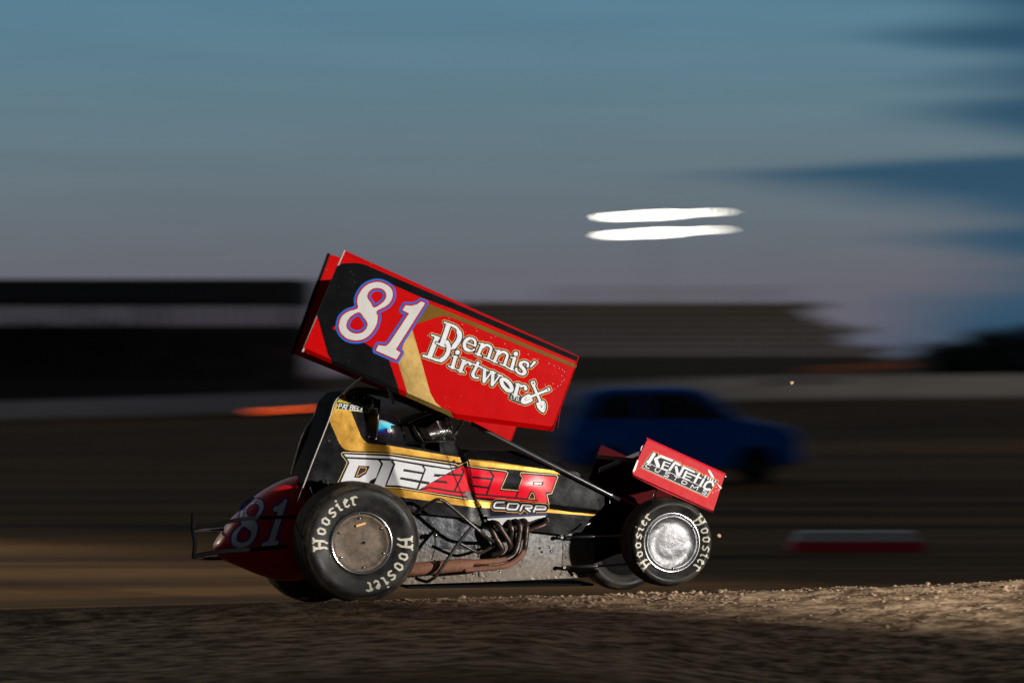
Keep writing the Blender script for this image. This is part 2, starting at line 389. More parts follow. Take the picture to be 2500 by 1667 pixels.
# ------------------------------------------------------------------ ground
def vnoise(x, y, seed=0, octs=4):
    out = np.zeros_like(x); a = 1.0; tot = 0
    for o in range(octs):
        r = np.random.default_rng(seed * 31 + o); T = r.random((256, 256))
        xs = x * 2 ** o; ys = y * 2 ** o; xi = np.floor(xs).astype(int); yi = np.floor(ys).astype(int)
        fx = xs - xi; fy = ys - yi; fx = fx * fx * (3 - 2 * fx); fy = fy * fy * (3 - 2 * fy)
        g = lambda i, j: T[(yi + j) % 256, (xi + i) % 256]
        out += a * ((g(0, 0) * (1 - fx) + g(1, 0) * fx) * (1 - fy) + (g(0, 1) * (1 - fx) + g(1, 1) * fx) * fy); tot += a; a *= 0.55
    return out / tot - 0.5
def sst(a, b, x):
    t = np.clip((x - a) / (b - a), 0, 1); return t * t * (3 - 2 * t)
def ground_z(X, Y, rough=True):
    X = np.asarray(X, float); Y = np.asarray(Y, float)
    Xc = np.clip(X, -6, 9)
    track = 0.030 + 0.027 * Xc - 0.06 * (np.minimum(Y, 31) - 25)
    far = -0.28 + 0.018 * np.clip(X, -60, 60) * sst(30, 150, Y)
    z = track + (far - track) * sst(28, 36, Y)
    crest = 0.012 + 0.042 * Xc - 0.06 * (24.3 - np.clip(Y, 21.2, 25)) - 0.21 * sst(-0.5, 2.8, X) * (24.35 - np.clip(Y, 22.9 - 0.25 * np.clip(X, 0, 4), 24.35)) - 0.004 * (21.2 - np.clip(Y, 5, 21.2)) + 0.010 * np.clip(Xc - 1.5, 0, 9) ** 1.3
    k = 1 - sst(24.25, 24.62, Y)
    z = z * (1 - k) + crest * k
    if rough:
        kk = sst(20, 23.5, Y) * (1 - sst(24.5, 25.2, Y))
        z = z + (0.014 + 0.030 * kk) * vnoise(X * 2.2, Y * 6.5, 1, 5) + 0.030 * kk * vnoise(X * 9, Y * 9, 2, 3) * sst(-3.5, 1.5, X)
        z = z + 0.05 * sst(36, 60, Y) * vnoise(X * 0.2, Y * 0.35, 3, 3)
    return z
def axis(segs):
    out = []
    for a, b, st in segs: out += list(np.arange(a, b, st))
    out.append(segs[-1][1]); return np.array(out)
ys = axis([(-40, 10, 5), (10, 18, 0.5), (18, 22.5, 0.07), (22.5, 25.2, 0.028), (25.2, 30, 0.12), (30, 60, 0.7), (60, 160, 3), (160, 900, 40)])
xs = axis([(-400, -60, 34), (-60, -8, 2), (-8, -4.2, 0.2), (-4.2, 5.4, 0.032), (5.4, 9, 0.2), (9, 60, 2), (60, 400, 34)])
X, Y = np.meshgrid(xs, ys); Zg = ground_z(X, Y)
ny, nx = X.shape; idx = np.arange(ny * nx).reshape(ny, nx)
V = np.stack([X.ravel(), Y.ravel(), Zg.ravel()], 1)
Fq = np.stack([idx[:-1, :-1].ravel(), idx[:-1, 1:].ravel(), idx[1:, 1:].ravel(), idx[1:, :-1].ravel()], 1)
gm = bpy.data.materials.new('clay track'); gm.use_nodes = True
t = gm.node_tree; n_ = t.nodes; l_ = t.links; b = n_['Principled BSDF']; b.inputs['Roughness'].default_value = 0.9; b.inputs['Specular IOR Level'].default_value = 0.04
co = n_.new('ShaderNodeNewGeometry'); sp_ = n_.new('ShaderNodeSeparateXYZ'); l_.new(co.outputs['Position'], sp_.inputs[0])
def gnoise(scale, sc, detail=6):
    mp = n_.new('ShaderNodeMapping'); mp.inputs['Scale'].default_value = sc; l_.new(co.outputs['Position'], mp.inputs[0])
    x = n_.new('ShaderNodeTexNoise'); x.inputs['Scale'].default_value = scale; x.inputs['Detail'].default_value = detail; x.inputs['Roughness'].default_value = 0.65
    l_.new(mp.outputs[0], x.inputs['Vector']); return x.outputs[0]
def gmr(v, a, b_, c=0.0, d=1.0):
    x = n_.new('ShaderNodeMapRange'); x.interpolation_type = 'SMOOTHSTEP'
    for i, q in enumerate((a, b_, c, d)): x.inputs[1 + i].default_value = q
    l_.new(v, x.inputs[0]); return x.outputs[0]
def gmix(f, a, c):
    x = n_.new('ShaderNodeMix'); x.data_type = 'RGBA'
    if isinstance(f, float): x.inputs['Factor'].default_value = f
    else: l_.new(f, x.inputs['Factor'])
    for k, v in (('A', a), ('B', c)):
        if isinstance(v, tuple): x.inputs[k].default_value = v
        else: l_.new(v, x.inputs[k])
    return x.outputs['Result']
# packed damp clay, groomed in long streaks along the track; loose dry clay on the cushion near the wall
streak = gnoise(1.0, (0.05, 0.55, 0.3), 8)
damp = gmix(gmr(streak, 0.36, 0.64), (0.040, 0.024, 0.013, 1), (0.17, 0.098, 0.042, 1))
loose = gmix(gmr(gnoise(5.0, (1, 2.4, 1)), 0.36, 0.66), (0.14, 0.088, 0.052, 1), (0.62, 0.44, 0.28, 1))
yy = n_.new('ShaderNodeMath'); yy.operation = 'ADD'; l_.new(sp_.outputs[1], yy.inputs[0])
yn = n_.new('ShaderNodeMath'); yn.operation = 'MULTIPLY'; l_.new(gnoise(1.2, (1, 1, 1)), yn.inputs[0]); yn.inputs[1].default_value = 1.0
l_.new(yn.outputs[0], yy.inputs[1])
kc = gmr(yy.outputs[0], 25.25, 24.85)
near = gmr(yy.outputs[0], 22.6, 21.0)  # clay colour darkened toward the camera, foreground shade painted in
l_.new(gmix(kc, damp, gmix(near, loose, gmix(gmr(gnoise(3.0, (1, 2.4, 1)), 0.36, 0.66), (0.062, 0.031, 0.016, 1), (0.155, 0.086, 0.045, 1)))), b.inputs['Base Color'])
bu = n_.new('ShaderNodeBump'); bu.inputs['Strength'].default_value = 0.9; bu.inputs['Distance'].default_value = 0.03
l_.new(gnoise(26, (1, 1, 1), 8), bu.inputs['Height']); l_.new(bu.outputs[0], b.inputs['Normal'])
me = bpy.data.meshes.new('ground'); me.from_pydata(V.tolist(), [], Fq.tolist()); me.materials.append(gm)
me.polygons.foreach_set('use_smooth', [True] * len(me.polygons))
go = bpy.data.objects.new('ground', me); COL.objects.link(go); tag(go, kind='structure')

def gz(x, y): return float(ground_z(np.array([x]), np.array([y]), False)[0])

# loose clods on the cushion
CLOD = mat('dry clay clod', (0.60, 0.43, 0.28, 1), 0.95, 0, (0.22, 0.145, 0.09, 1), 8, 0.5, 0.3, 50)
V = []; Fc = []
ico = [(0, 0, 1), (0.89, 0, 0.45), (0.28, 0.85, 0.45), (-0.72, 0.53, 0.45), (-0.72, -0.53, 0.45), (0.28, -0.85, 0.45), (0.72, 0.53, -0.45), (-0.28, 0.85, -0.45), (-0.89, 0, -0.45), (-0.28, -0.85, -0.45), (0.72, -0.53, -0.45), (0, 0, -1)]
icf = [(0, 1, 2), (0, 2, 3), (0, 3, 4), (0, 4, 5), (0, 5, 1), (1, 6, 2), (2, 7, 3), (3, 8, 4), (4, 9, 5), (5, 10, 1), (1, 10, 6), (2, 6, 7), (3, 7, 8), (4, 8, 9), (5, 9, 10), (11, 7, 6), (11, 8, 7), (11, 9, 8), (11, 10, 9), (11, 6, 10)]
nc = 9000
cxs = np.where(rng.random(nc) < 0.7, rng.uniform(-1.5, 5.5, nc), rng.uniform(-4.5, 5.5, nc)); cys = 24.75 - np.abs(rng.normal(0, 0.8, nc)) * np.where(cxs > 1.5, 1.5, 0.7)
czs = ground_z(cxs, cys)
for i in range(nc):
    r = min(0.022, 0.002 + rng.exponential(0.0022)); k = len(V)
    s = rng.uniform(0.7, 1.4, 3) * r
    jit = rng.uniform(0.75, 1.25, (12,))
    for q, (a, b_, c) in enumerate(ico): V.append((cxs[i] + a * s[0] * jit[q], cys[i] + b_ * s[1] * jit[q], czs[i] + c * s[2] * 0.8 * jit[q] + r * 0.25))
    Fc += [(k + a, k + b_, k + c) for a, b_, c in icf]
o = mk('dirt_clods', V, Fc, CLOD); tag(o, 'loose dry clay crumbs scattered along the cushion of the track', 'dirt', kind='stuff')

# ------------------------------------------------------------------ track lights (lamps on poles, some of them added fill)
def spot(name, loc, target, power, size_deg, blend, col, radius):
    ld = bpy.data.lights.new(name, 'SPOT'); ld.energy = power; ld.spot_size = math.radians(size_deg); ld.spot_blend = blend
    ld.color = col; ld.shadow_soft_size = radius
    lo = bpy.data.objects.new(name, ld); COL.objects.link(lo); lo.location = loc
    lo.rotation_euler = (Vector(target) - Vector(loc)).to_track_quat('-Z', 'Y').to_euler(); return lo
GALV = mat('galvanised pole steel', (0.25, 0.25, 0.26, 1), 0.5, 0.7)
LENS = mat('lit floodlight glass', (1, 1, 1, 1), 0.3, emit=(1.0, 0.93, 0.80, 1), estr=14)
LENS2 = mat('lamp glass', (0.8, 0.8, 0.8, 1), 0.2, emit=(1.0, 0.93, 0.82, 1), estr=8)
KEY = Vector((19.0, 7.3, 3.7))
RIM = Vector((-34.0, 62.0, 13.0))
KEYL = spot('track_floodlight_beam', KEY, (0.2, 25.3, 1.2), 40000, 27, 0.45, (1.0, 0.945, 0.87), 0.30)
RIML = spot('back_straight_floodlight_beam', RIM, (-9.0, 36.5, -0.3), 70000, 15, 0.8, (1.0, 0.80, 0.55), 0.3)
FILL = Vector((52.0, 112.0, 12.0))
spot('bleacher_fill_beam', FILL, (6, 164, 3.6), 17000, 30, 0.9, (1.0, 0.90, 0.74), 0.3)  # added fill lamp on an unseen pole, brightens the bleachers
spot('infield_fill_beam', FILL, (15, 74, 0), 26000, 44, 0.9, (1.0, 0.80, 0.55), 0.3)  # added fill from the same unseen pole, brightens the right infield
spot('grandstand_fill_beam', RIM, (-16, 162, 4.5), 16000, 36, 0.5, (0.92, 0.90, 1.0), 0.3)  # added fill lamp, brightens the grandstand and the wall below it
def light_pole(base, head, target, label, lamps):
    r = empty('light_pole', base, label, 'light pole', 'track light poles outside the picture')
    m = MB(); m.tube([base, (base[0], base[1], head[2] + 0.5)], [0.16, 0.09], 12); m.build('pole', GALV, r, True)
    d = (Vector(target) - Vector(head)).normalized(); s = d.cross(UP).normalized(); u = s.cross(d)
    m = MB(); m.tube([Vector(head) - s * 1.2 - d * 0.25, Vector(head) + s * 1.2 - d * 0.25], 0.05); m.tube([Vector(head) - d * 0.25, Vector((base[0], base[1], head[2]))], 0.05); m.build('crossbar', GALV, r)
    for k in (-1, 1):
        c = Vector(head) + s * 0.75 * k
        m = MB(); m.box(c - d * 0.12, s * 0.25, u * 0.18, d * 0.1); h = m.build('lamp_head', GALV, r)
        m = MB(); m.box(c - d * 0.013, s * 0.22, u * 0.15, d * 0.004); m.build('lamp_glass', LENS2, h)
for hd, tg, lb in ((FILL, (7, 164, 2), 'tall steel floodlight pole beside the bleachers, right of the picture'), (KEY, (0, 26, 1), 'tall steel floodlight pole at the turn, to the right of the car'), (RIM, (-4, 27, 0), 'tall steel floodlight pole behind the car, to the left')):
    d = (Vector(tg) - hd).normalized()
    bx = hd - Vector((d.x, d.y, 0)).normalized() * 0.8
    light_pole(Vector((bx.x, bx.y, gz(bx.x, bx.y))), hd - Vector((0, 0, 0)), Vector(tg), lb, 2)

# unseen wall added outside the frame to shade the near side of the track
CONC = mat('weathered concrete', (0.34, 0.33, 0.32, 1), 0.85, 0, (0.20, 0.19, 0.18, 1), 3, 0.5, 0.3, 30)
mb = MB()
def wall_seg(a, b_, top):
    a = Vector(a); b_ = Vector(b_); dv = (b_ - a).normalized(); sv = Vector((-dv.y, dv.x, 0)); z0 = -0.35
    mb.box((a + b_) / 2 + UP * ((z0 + top) / 2), (b_ - a) / 2, sv * 0.12, UP * ((top - z0) / 2))
    mb.box((a + b_) / 2 + UP * (top + 0.03), (b_ - a) / 2, sv * 0.15, UP * 0.028)
wall_seg((5.0, 18.45, 0), (14.2, 14.8, 0), 1.46)
wall_seg((5.0, 18.42, 0), (5.7, 8.0, 0), 2.0)
tag(mb.build('added_shade_wall', CONC), 'grey concrete crash wall beside the near edge of the track, right of the picture', 'wall')

# ------------------------------------------------------------------ background: stands, walls, lamps
FARC = mat('painted crash wall', (0.42, 0.40, 0.41, 1), 0.8, 0, (0.30, 0.285, 0.29, 1), 0.5, 0.5, 0, stretch=(0.3, 1, 4))
def wall_run(name, pts, thick, m, label, cat='wall'):
    """pts: (px, py_top, py_bottom, depth)"""
    mb = MB(); v = []
    for px, t_, b_, d in pts:
        a = G(px, t_, d); c = G(px, b_, d); c.z -= 0.15
        v += [a, a + Vector((0, thick, 0)), c + Vector((0, thick, 0)), c]
    f = [(0, 1, 2, 3), tuple(len(v) - 4 + i for i in (3, 2, 1, 0))]
    for i in range(len(pts) - 1):
        k = 4 * i
        for j in range(4): f.append((k + j, k + (j + 1) % 4, k + 4 + (j + 1) % 4, k + 4 + j))
    mb.add(v, f); return tag(mb.build(name, m), label, cat)
wall_run('crash_wall', [(-500, 996, 1030, 140), (0, 980, 1014, 140), (400, 968, 1004, 142), (800, 955, 990, 144), (1200, 940, 984, 146), (1700, 922, 968, 148), (2100, 916, 962, 150), (2600, 912, 958, 150), (3100, 908, 954, 150)], 0.3, FARC,
         'long pale grey concrete crash wall along the far side of the track')

# roofed grandstand on the left
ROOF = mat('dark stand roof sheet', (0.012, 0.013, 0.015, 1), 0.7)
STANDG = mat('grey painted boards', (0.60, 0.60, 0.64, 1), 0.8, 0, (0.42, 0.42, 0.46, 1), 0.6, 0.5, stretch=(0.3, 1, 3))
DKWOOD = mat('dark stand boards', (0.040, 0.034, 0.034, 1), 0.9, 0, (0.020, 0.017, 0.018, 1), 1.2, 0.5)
YG = 162.0; sg = F / YG
def gx_(px, Y): return (px - CX) / F * Y
def gz_(py, Y): return CAMH + (HZ - py) / F * Y
gs = empty('grandstand', (gx_(300, YG), YG, gz(gx_(300, YG), YG)), 'long covered grandstand with a flat black roof on the left', 'grandstand')
xl, xr = gx_(-700, YG), gx_(765, YG)
m = MB(); m.box(((xl + xr) / 2, YG + 3, gz_(712, YG)), ((xr - xl) / 2, 0, 0), (0, 5, 0), (0, 0, 0.52)); m.build('roof', ROOF, gs)
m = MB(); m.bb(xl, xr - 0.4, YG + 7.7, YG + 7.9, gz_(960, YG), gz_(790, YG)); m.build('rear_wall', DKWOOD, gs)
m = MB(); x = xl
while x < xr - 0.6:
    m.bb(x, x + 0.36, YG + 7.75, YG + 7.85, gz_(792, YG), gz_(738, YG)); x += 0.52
m.build('sky_dimming_slats', ROOF, gs)  # slats added to dim the sky showing under the roof
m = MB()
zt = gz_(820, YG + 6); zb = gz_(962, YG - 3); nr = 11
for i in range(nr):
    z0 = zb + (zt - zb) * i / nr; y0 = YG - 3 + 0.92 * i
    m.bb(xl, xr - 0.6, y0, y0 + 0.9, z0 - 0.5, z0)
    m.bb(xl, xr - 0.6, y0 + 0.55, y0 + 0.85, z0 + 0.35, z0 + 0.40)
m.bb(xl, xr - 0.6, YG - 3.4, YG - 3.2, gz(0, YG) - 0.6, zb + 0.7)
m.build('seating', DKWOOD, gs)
for i in range(9):
    x = xl + (xr - xl - 1) * i / 8 + 0.4
    m = MB(); m.tube([(x, YG - 1.2, gz_(1000, YG)), (x, YG - 1.2, gz_(745, YG))], 0.10, 8); m.build('post', ROOF, gs)
# spectators as one mass
CROWD = mat('spectators clothing', (0.020, 0.016, 0.018, 1), 0.9, 0, (0.075, 0.045, 0.05, 1), 1.6, 0.5)
m = MB()
for i in range(nr - 1):
    z0 = zb + (zt - zb) * i / nr + 0.4; y0 = YG - 3 + 0.92 * i + 0.65
    x = xl + 0.5
    while x < xr - 1.2:
        x += random.uniform(0.5, 1.3)
        if random.random() < 0.75:
            h = random.uniform(0.45, 0.6)
            m.tube([(x, y0, z0 - 0.05), (x, y0, z0 + h * 0.5), (x, y0, z0 + h)], [0.19, 0.22, 0.10], 7); m.ball((x, y0, z0 + h + 0.12), 0.11, n=4)
tag(m.build('crowd', CROWD, None, True), 'seated spectators in dark clothes in the shade of the grandstand', 'crowd', kind='stuff')

# open bleachers on the right
ALB = mat('weathered bleacher boards', (0.56, 0.50, 0.44, 1), 0.7, 0.0, (0.32, 0.28, 0.25, 1), 0.5, 0.5, stretch=(0.2, 1, 1))
BLK2 = mat('dark frame and painted shade', (0.05, 0.05, 0.05, 1), 0.8)
YB = 158.0
RIS = mat('bleacher riser', (0.16, 0.14, 0.12, 1), 0.8)
bl = empty('bleachers', (gx_(1650, YB), YB, gz(gx_(1650, YB), YB)), 'open uncovered bleachers with rows of pale boards right of the wing', 'bleachers')
z0 = gz_(880, YB); zt = gz_(742, YB + 12); nr2 = 10
for i in range(nr2):
    z = z0 + (zt - z0) * i / (nr2 - 1); y = YB + 1.2 * i
    a0 = gx_(1010 + 4 * i, YB) ; a1 = gx_(2215 - 14 * i + random.uniform(-95, 45), YB)
    m = MB(); m.bb(a0, a1, y, y + 0.32, z, z + 0.05); m.build('seat_board', ALB, bl)
    m = MB(); m.bb(a0, a1, y + 0.40, y + 1.1, z - 0.22, z - 0.17); m.build('foot_board', ALB, bl)
    m = MB(); m.bb(a0, a1, y + 0.26, y + 0.29, z - 0.22, z - 0.003); m.build('riser', RIS, bl)
m = MB()
for k in range(0):
    x = gx_(1040 + k * 88, YB)
    for i in range(nr2 - 1):
        if x > gx_(2200 - 11 * i, YB): break
        z = z0 + (zt - z0) * i / (nr2 - 1); y = YB + 0.8 * i + 0.2
        m.bb(x - 0.05, x + 0.05, y, y + 0.08, gz(0, YB) - 0.5, z - 0.001)
m.bb(gx_(1010, YB), gx_(2235, YB), YB + 0.2, YB + 0.28, z0 - 0.2, z0 - 0.12)
m.build('frame', BLK2, bl)
m = MB(); m.bb(gx_(1010, YB), gx_(2260, YB), YB - 0.6, YB - 0.45, gz_(925, YB), gz_(872, YB)); m.build('underside_shade_panel', BLK2, bl)  # dark sheet in place of the shade under the bleachers
m = MB(); yt = YB + 12.2
for zz in (0.4, 0.75): m.tube([(gx_(1340, YB), yt, zt + zz), (gx_(1990, YB), yt, zt + zz)], 0.03, 6)
for k in range(12): m.tube([(gx_(1340 + k * 59, YB), yt, zt - 0.3), (gx_(1340 + k * 59, YB), yt, zt + 0.75)], 0.03, 6)
m.build('railing', ALB, bl)
# orange rail above the right wall
OR = mat('orange painted rail', (0.55, 0.14, 0.05, 1), 0.6)
a = G(1962, 904, 147); c = G(2222, 890, 147.5)
r = empty('orange_rail', (a.x, a.y, gz_(918, 147)), 'dull orange guard rail in front of the bleachers, above the pale wall', 'rail')
m = MB(); m.tube([a, c], 0.07, 8); m.build('rail_tube', OR, r)
for k in range(4):
    q = a.lerp(c, 0.04 + 0.30 * k); m = MB(); m.tube([q, (q.x, q.y, gz_(945, 147))], 0.04, 6); m.build('post', BLK2, r)
# light trail of a lamp, built as an added glowing strip left of the cockpit
AMB = mat('amber light trail', (1, 0.3, 0.05, 1), 0.4, emit=(1.0, 0.10, 0.006, 1), estr=6.5)
a = G(618, 1005.5, 130); c = G(800, 994, 130)
r = empty('amber_light_trail', (a.x, a.y, a.z - 0.5), 'glowing orange light strip low in front of the pale wall, left of the cockpit', 'light bar')
m = MB(); m.tube([a, c], 0.009, 8); m.build('trail_tube', AMB, r)
m = MB(); m.box((a + c) / 2 - UP * 0.09, (c - a) / 2, (0, 0.05, 0), (0, 0, 0.03)); m.build('housing', BLKD, r)  # housing and legs made up to carry the trail strip
for k in (0.1, 0.9):
    q = a.lerp(c, k); m = MB(); m.tube([q - UP * 0.1, (q.x, q.y, gz(q.x, q.y) - 0.1)], 0.04, 6); m.build('leg', BLKD, r)

# floodlight bank
YF = 170.0
lt = empty('floodlight_tower', (gx_(1600, YF), YF, gz(gx_(1600, YF), YF)), 'floodlight tower with two lit rows of lamps above the bleachers', 'light tower')
xc = gx_(1600, YF)
m = MB(); m.tube([(xc, YF + 0.5, gz(xc, YF)), (xc, YF + 0.5, gz_(500, YF))], [0.05, 0.04], 10); m.build('pole', GALV, lt, True)
for row, (yl, yr) in enumerate(((532, 516), (576, 559))):
    aa = G(1488, yl - 1, YF); cc = G(1758, yr + 1, YF)
    m = MB(); m.tube([aa + Vector((0, 0.35, 0)), cc + Vector((0, 0.35, 0))], 0.04, 8); m.build('crossbar', GALV, lt)
    for k in range(11):
        q = aa.lerp(cc, (k + 0.5) / 11); hh = (0.075 if k < 7 else 0.03) + (0.035 if 2 < k < 6 else 0)
        m = MB(); m.box(q + Vector((0, 0.16, 0)), (0.258, 0, 0), (0, 0.12, 0), (0, 0, hh)); hd = m.build('lamp_head', GALV, lt)
        m = MB(); m.box(q + Vector((0, 0.03, 0)), (0.245, 0, 0), (0, 0.005, 0), (0, 0, hh - 0.012)); m.build('lamp_glass', LENS, hd)

# trees at the far right
LEAF = mat('dark tree foliage', (0.035, 0.05, 0.035, 1), 0.9, 0, (0.015, 0.022, 0.016, 1), 0.5, 0.5)
BARK = mat('tree bark', (0.05, 0.04, 0.03, 1), 0.9)
def tree(px, top, Y, wpx, seed, label):
    r_ = random.Random(seed); x = gx_(px, Y); zb_ = gz(x, Y); h = gz_(top, Y) - zb_; wd = wpx / F * Y
    t_ = empty('tree', (x, Y, zb_), label, 'tree', 'trees beyond the far wall')
    m = MB(); m.tube([(x, Y, zb_ - 0.2), (x + 0.1, Y, zb_ + h * 0.4), (x, Y, zb_ + h * 0.8)], [0.28, 0.18, 0.05], 8)
    for k in range(5):
        an = r_.uniform(0, 6.28); m.tube([(x, Y, zb_ + h * (0.25 + 0.1 * k)), (x + math.cos(an) * wd * 0.3, Y + math.sin(an) * wd * 0.3, zb_ + h * (0.45 + 0.1 * k))], [0.09, 0.03], 6)
    m.build('trunk', BARK, t_)
    m = MB(); cl = [(r_.gauss(0, 0.25) * wd, r_.gauss(0, 0.25) * wd, h * r_.uniform(0.25, 0.88), r_.uniform(0.16, 0.30) * wd) for _ in range(26)]
    for cx_, cy_, cz_, cr_ in cl:
        for _ in range(70):
            d = Vector((r_.gauss(0, 1), r_.gauss(0, 1), r_.gauss(0, 0.8))).normalized() * cr_ * r_.uniform(0.6, 1.0)
            p_ = Vector((x + cx_, Y + cy_, zb_ + cz_)) + d; s_ = r_.uniform(0.10, 0.22)
            u = Vector((r_.gauss(0, 1), r_.gauss(0, 1), r_.gauss(0, 1))).normalized(); w_ = u.orthogonal().normalized()
            m.add([p_ - u * s_, p_ + w_ * s_ * 0.6, p_ + u * s_, p_ - w_ * s_ * 0.6], [(0, 1, 2, 3)])
    m.build('crown', LEAF, t_)
for i, (px, top, Y, wp) in enumerate([(2290, 835, 190, 90), (2360, 822, 200, 120), (2430, 806, 190, 130), (2500, 798, 195, 150), (2590, 790, 190, 160)]):
    tree(px, top, Y, wp, i, ['low dark tree just right of the bleachers', 'second dark tree right of the bleachers', 'third dark tree right of the bleachers', 'tall dark tree at the right edge of the picture', 'dark tree past the right edge of the picture'][i])

# blue car parked in the infield
CBLUE = mat('deep blue car paint', (0.008, 0.19, 0.75, 1), 0.5, 0.0, (0.006, 0.12, 0.55, 1), 1.0, 0.5, spec=0.2)
GLS = mat('dark car glass', (0.01, 0.012, 0.02, 1), 0.15)
YC = 58.0; x0 = gx_(1370, YC); zc = gz(gx_(1650, YC), YC)
bc = empty('parked_car', (gx_(1650, YC), YC, zc), 'blue hatchback parked in the infield behind the front wing', 'car')
prof = [(0, .35), (-.02, .75), (.12, 1.02), (.35, 1.45), (.7, 1.55), (2.1, 1.56), (2.45, 1.48), (3.0, 1.05), (3.75, .92), (3.98, .75), (4.0, .35), (3.5, .24), (.5, .24)]
prof = [(a * 0.98, b_) for a, b_ in prof]
m = MB(); k = len(prof)
ringsY = [(0, 0.06), (0.10, 0), (1.5, 0), (1.6, 0.06)]
v = []
for yy_, ins in ringsY:
    cxm, czm = 2.0, 0.85
    for a, b_ in prof: v.append((x0 + a + (cxm - a) * ins * 0.5, YC + yy_, zc + b_ + (czm - b_) * ins * 0.7))
f = [tuple(range(k))[::-1], tuple(3 * k + i for i in range(k))]
for r_ in range(3):
    for i in range(k): f.append((r_ * k + i, r_ * k + (i + 1) % k, (r_ + 1) * k + (i + 1) % k, (r_ + 1) * k + i))
m.add(v, f); m.build('body', CBLUE, bc)
for side in (-0.012, 1.612):
    for q in ([(.45, 1.06), (.62, 1.40), (1.25, 1.45), (1.3, 1.06)], [(1.38, 1.06), (1.35, 1.45), (2.1, 1.44), (2.75, 1.06)]):
        m = MB(); m.add([(x0 + a, YC + side, zc + b_) for a, b_ in q] + [(x0 + a, YC + side + 0.02, zc + b_) for a, b_ in q], [(0, 1, 2, 3), (7, 6, 5, 4), (0, 4, 5, 1), (1, 5, 6, 2), (2, 6, 7, 3), (3, 7, 4, 0)]); m.build('window', GLS, bc)
for xx in (0.75, 3.15):
    for y_ in (-0.02, 1.45):
        m = MB(); m.tube([(x0 + xx, YC + y_, zc + 0.31), (x0 + xx, YC + y_ + 0.18, zc + 0.31)], 0.31, 20); wh = m.build('wheel', BLKD, bc)
        m = MB(); m.tube([(x0 + xx, YC + y_ - 0.01, zc + 0.31), (x0 + xx, YC + y_ + 0.19, zc + 0.31)], 0.17, 16); m.build('rim', BLKF, wh)

# low white and red marker block in the infield
WP = mat('white painted plastic', (0.55, 0.53, 0.51, 1), 0.6); RP = mat('red painted plastic', (0.70, 0.012, 0.05, 1), 0.6)
YM = 37.0; xm0, xm1 = gx_(1930, YM), gx_(2262, YM); zm = gz((xm0 + xm1) / 2, YM)
mk_ = empty('track_marker', ((xm0 + xm1) / 2, YM, zm), 'low white and red marker barrier on the infield, right of the front wheel', 'marker barrier')
def prism(x0, x1, y0, y1, z0, z1, sl):
    return [(x0, y0, z0), (x1, y0, z0), (x1, y1, z0), (x0, y1, z0), (x0 + sl, y0 + sl, z1), (x1 - sl, y0 + sl, z1), (x1 - sl, y1 - sl, z1), (x0 + sl, y1 - sl, z1)]
bf = [(0, 3, 2, 1), (4, 5, 6, 7), (0, 1, 5, 4), (1, 2, 6, 5), (2, 3, 7, 6), (3, 0, 4, 7)]
m = MB(); m.add(prism(xm0, xm1, YM, YM + 0.5, zm - 0.06, zm + 0.10, 0.03), bf); m.build('base', RP, mk_)
m = MB(); m.add(prism(xm0 + 0.05, xm1 - 0.05, YM + 0.05, YM + 0.45, zm + 0.102, zm + 0.20, 0.05), bf); m.build('top', WP, mk_)
# clods thrown into the air
for (px, py, w, lb) in ((1932, 935, 0.6, 'small dirt clod flying in front of the pale wall, right of the wing'), (1755, 1308, 0.2, 'small dirt clod flying just right of the front tyre')):
    c = P(px, py, w); m = MB()
    jit = [random.uniform(0.7, 1.3) for _ in ico]
    m.add([c + Vector(q) * 0.016 * j for q, j in zip(ico, jit)], icf); tag(m.build('dirt_clod', CLOD), lb, 'dirt clod', 'clods thrown up in the air')

# ------------------------------------------------------------------ the race car
base = P(1250, 1440, 0.9); base.z = gz(base.x, base.y)
CAR = empty('sprint_car', base, 'red and black winged dirt race car number 81 sliding through the turn', 'race car')

# ---- wheels
def lathe(mb, c, prof, n=64, mi=0, axis=None, hv=None):
    """prof: (radius, offset along the axle)"""
    ax = axis or NV; h = hv or HV
    v = []; f = []
    for r, w in prof:
        for j in range(n):
            a = 2 * math.pi * j / n; v.append(c + h * (r * math.cos(a)) + UP * (r * math.sin(a)) + ax * w)
    k = len(prof)
    for i in range(k - 1):
        for j in range(n): f.append((i * n + j, i * n + (j + 1) % n, (i + 1) * n + (j + 1) % n, (i + 1) * n + j))
    mb.add(v, f, mi)
HOO = {
 'H': [('l', [(-9, 15), (-9, -12), (-13, -17)], 5.5), ('l', [(8, 16), (8, -10), (3, -18)], 5.5), ('l', [(-9, 1), (8, 1)], 6.5), ('l', [(-14, 17), (-9, 12), (-4, 16)], 4), ('l', [(3, 17), (8, 13), (13, 18)], 4)],
 'o': [('lc', [(-6, -6), (0, -10), (6, -6), (6, 6), (0, 10), (-6, 6)], 4.6)],
 's': [('l', [(7, 8), (1, 10), (-5, 6), (-5, 3), (5, -3), (5, -6), (0, -10), (-7, -8)], 4.4)],
 'i': [('l', [(-4, 7), (0, 9), (0, -8), (4, -9)], 4.6), ('c', 1, 17, 2.4)],
 'e': [('l', [(6, -7), (1, -10), (-4, -6), (-4, 5), (1, 10), (5, 6), (-3, 0)], 4.2)],
 'r': [('l', [(-5, 7), (-2, 9), (-2, -8), (2, -10)], 4.6), ('l', [(-2, 5), (4, 10), (8, 7)], 4.2)]}
TXT = [('H', 0), ('o', 17.4), ('o', 31.7), ('s', 46.3), ('i', 57.6), ('e', 68.5), ('r', 79.2)]
def xf(sh, s, dx, dy):
    if sh[0] == 'c': return ('c', sh[1] * s + dx, sh[2] * s + dy, sh[3] * s)
    q = [(a * s + dx, b_ * s + dy) for a, b_ in sh[1]]
    return (sh[0], q) + ((sh[2] * s,) if len(sh) > 2 else ())
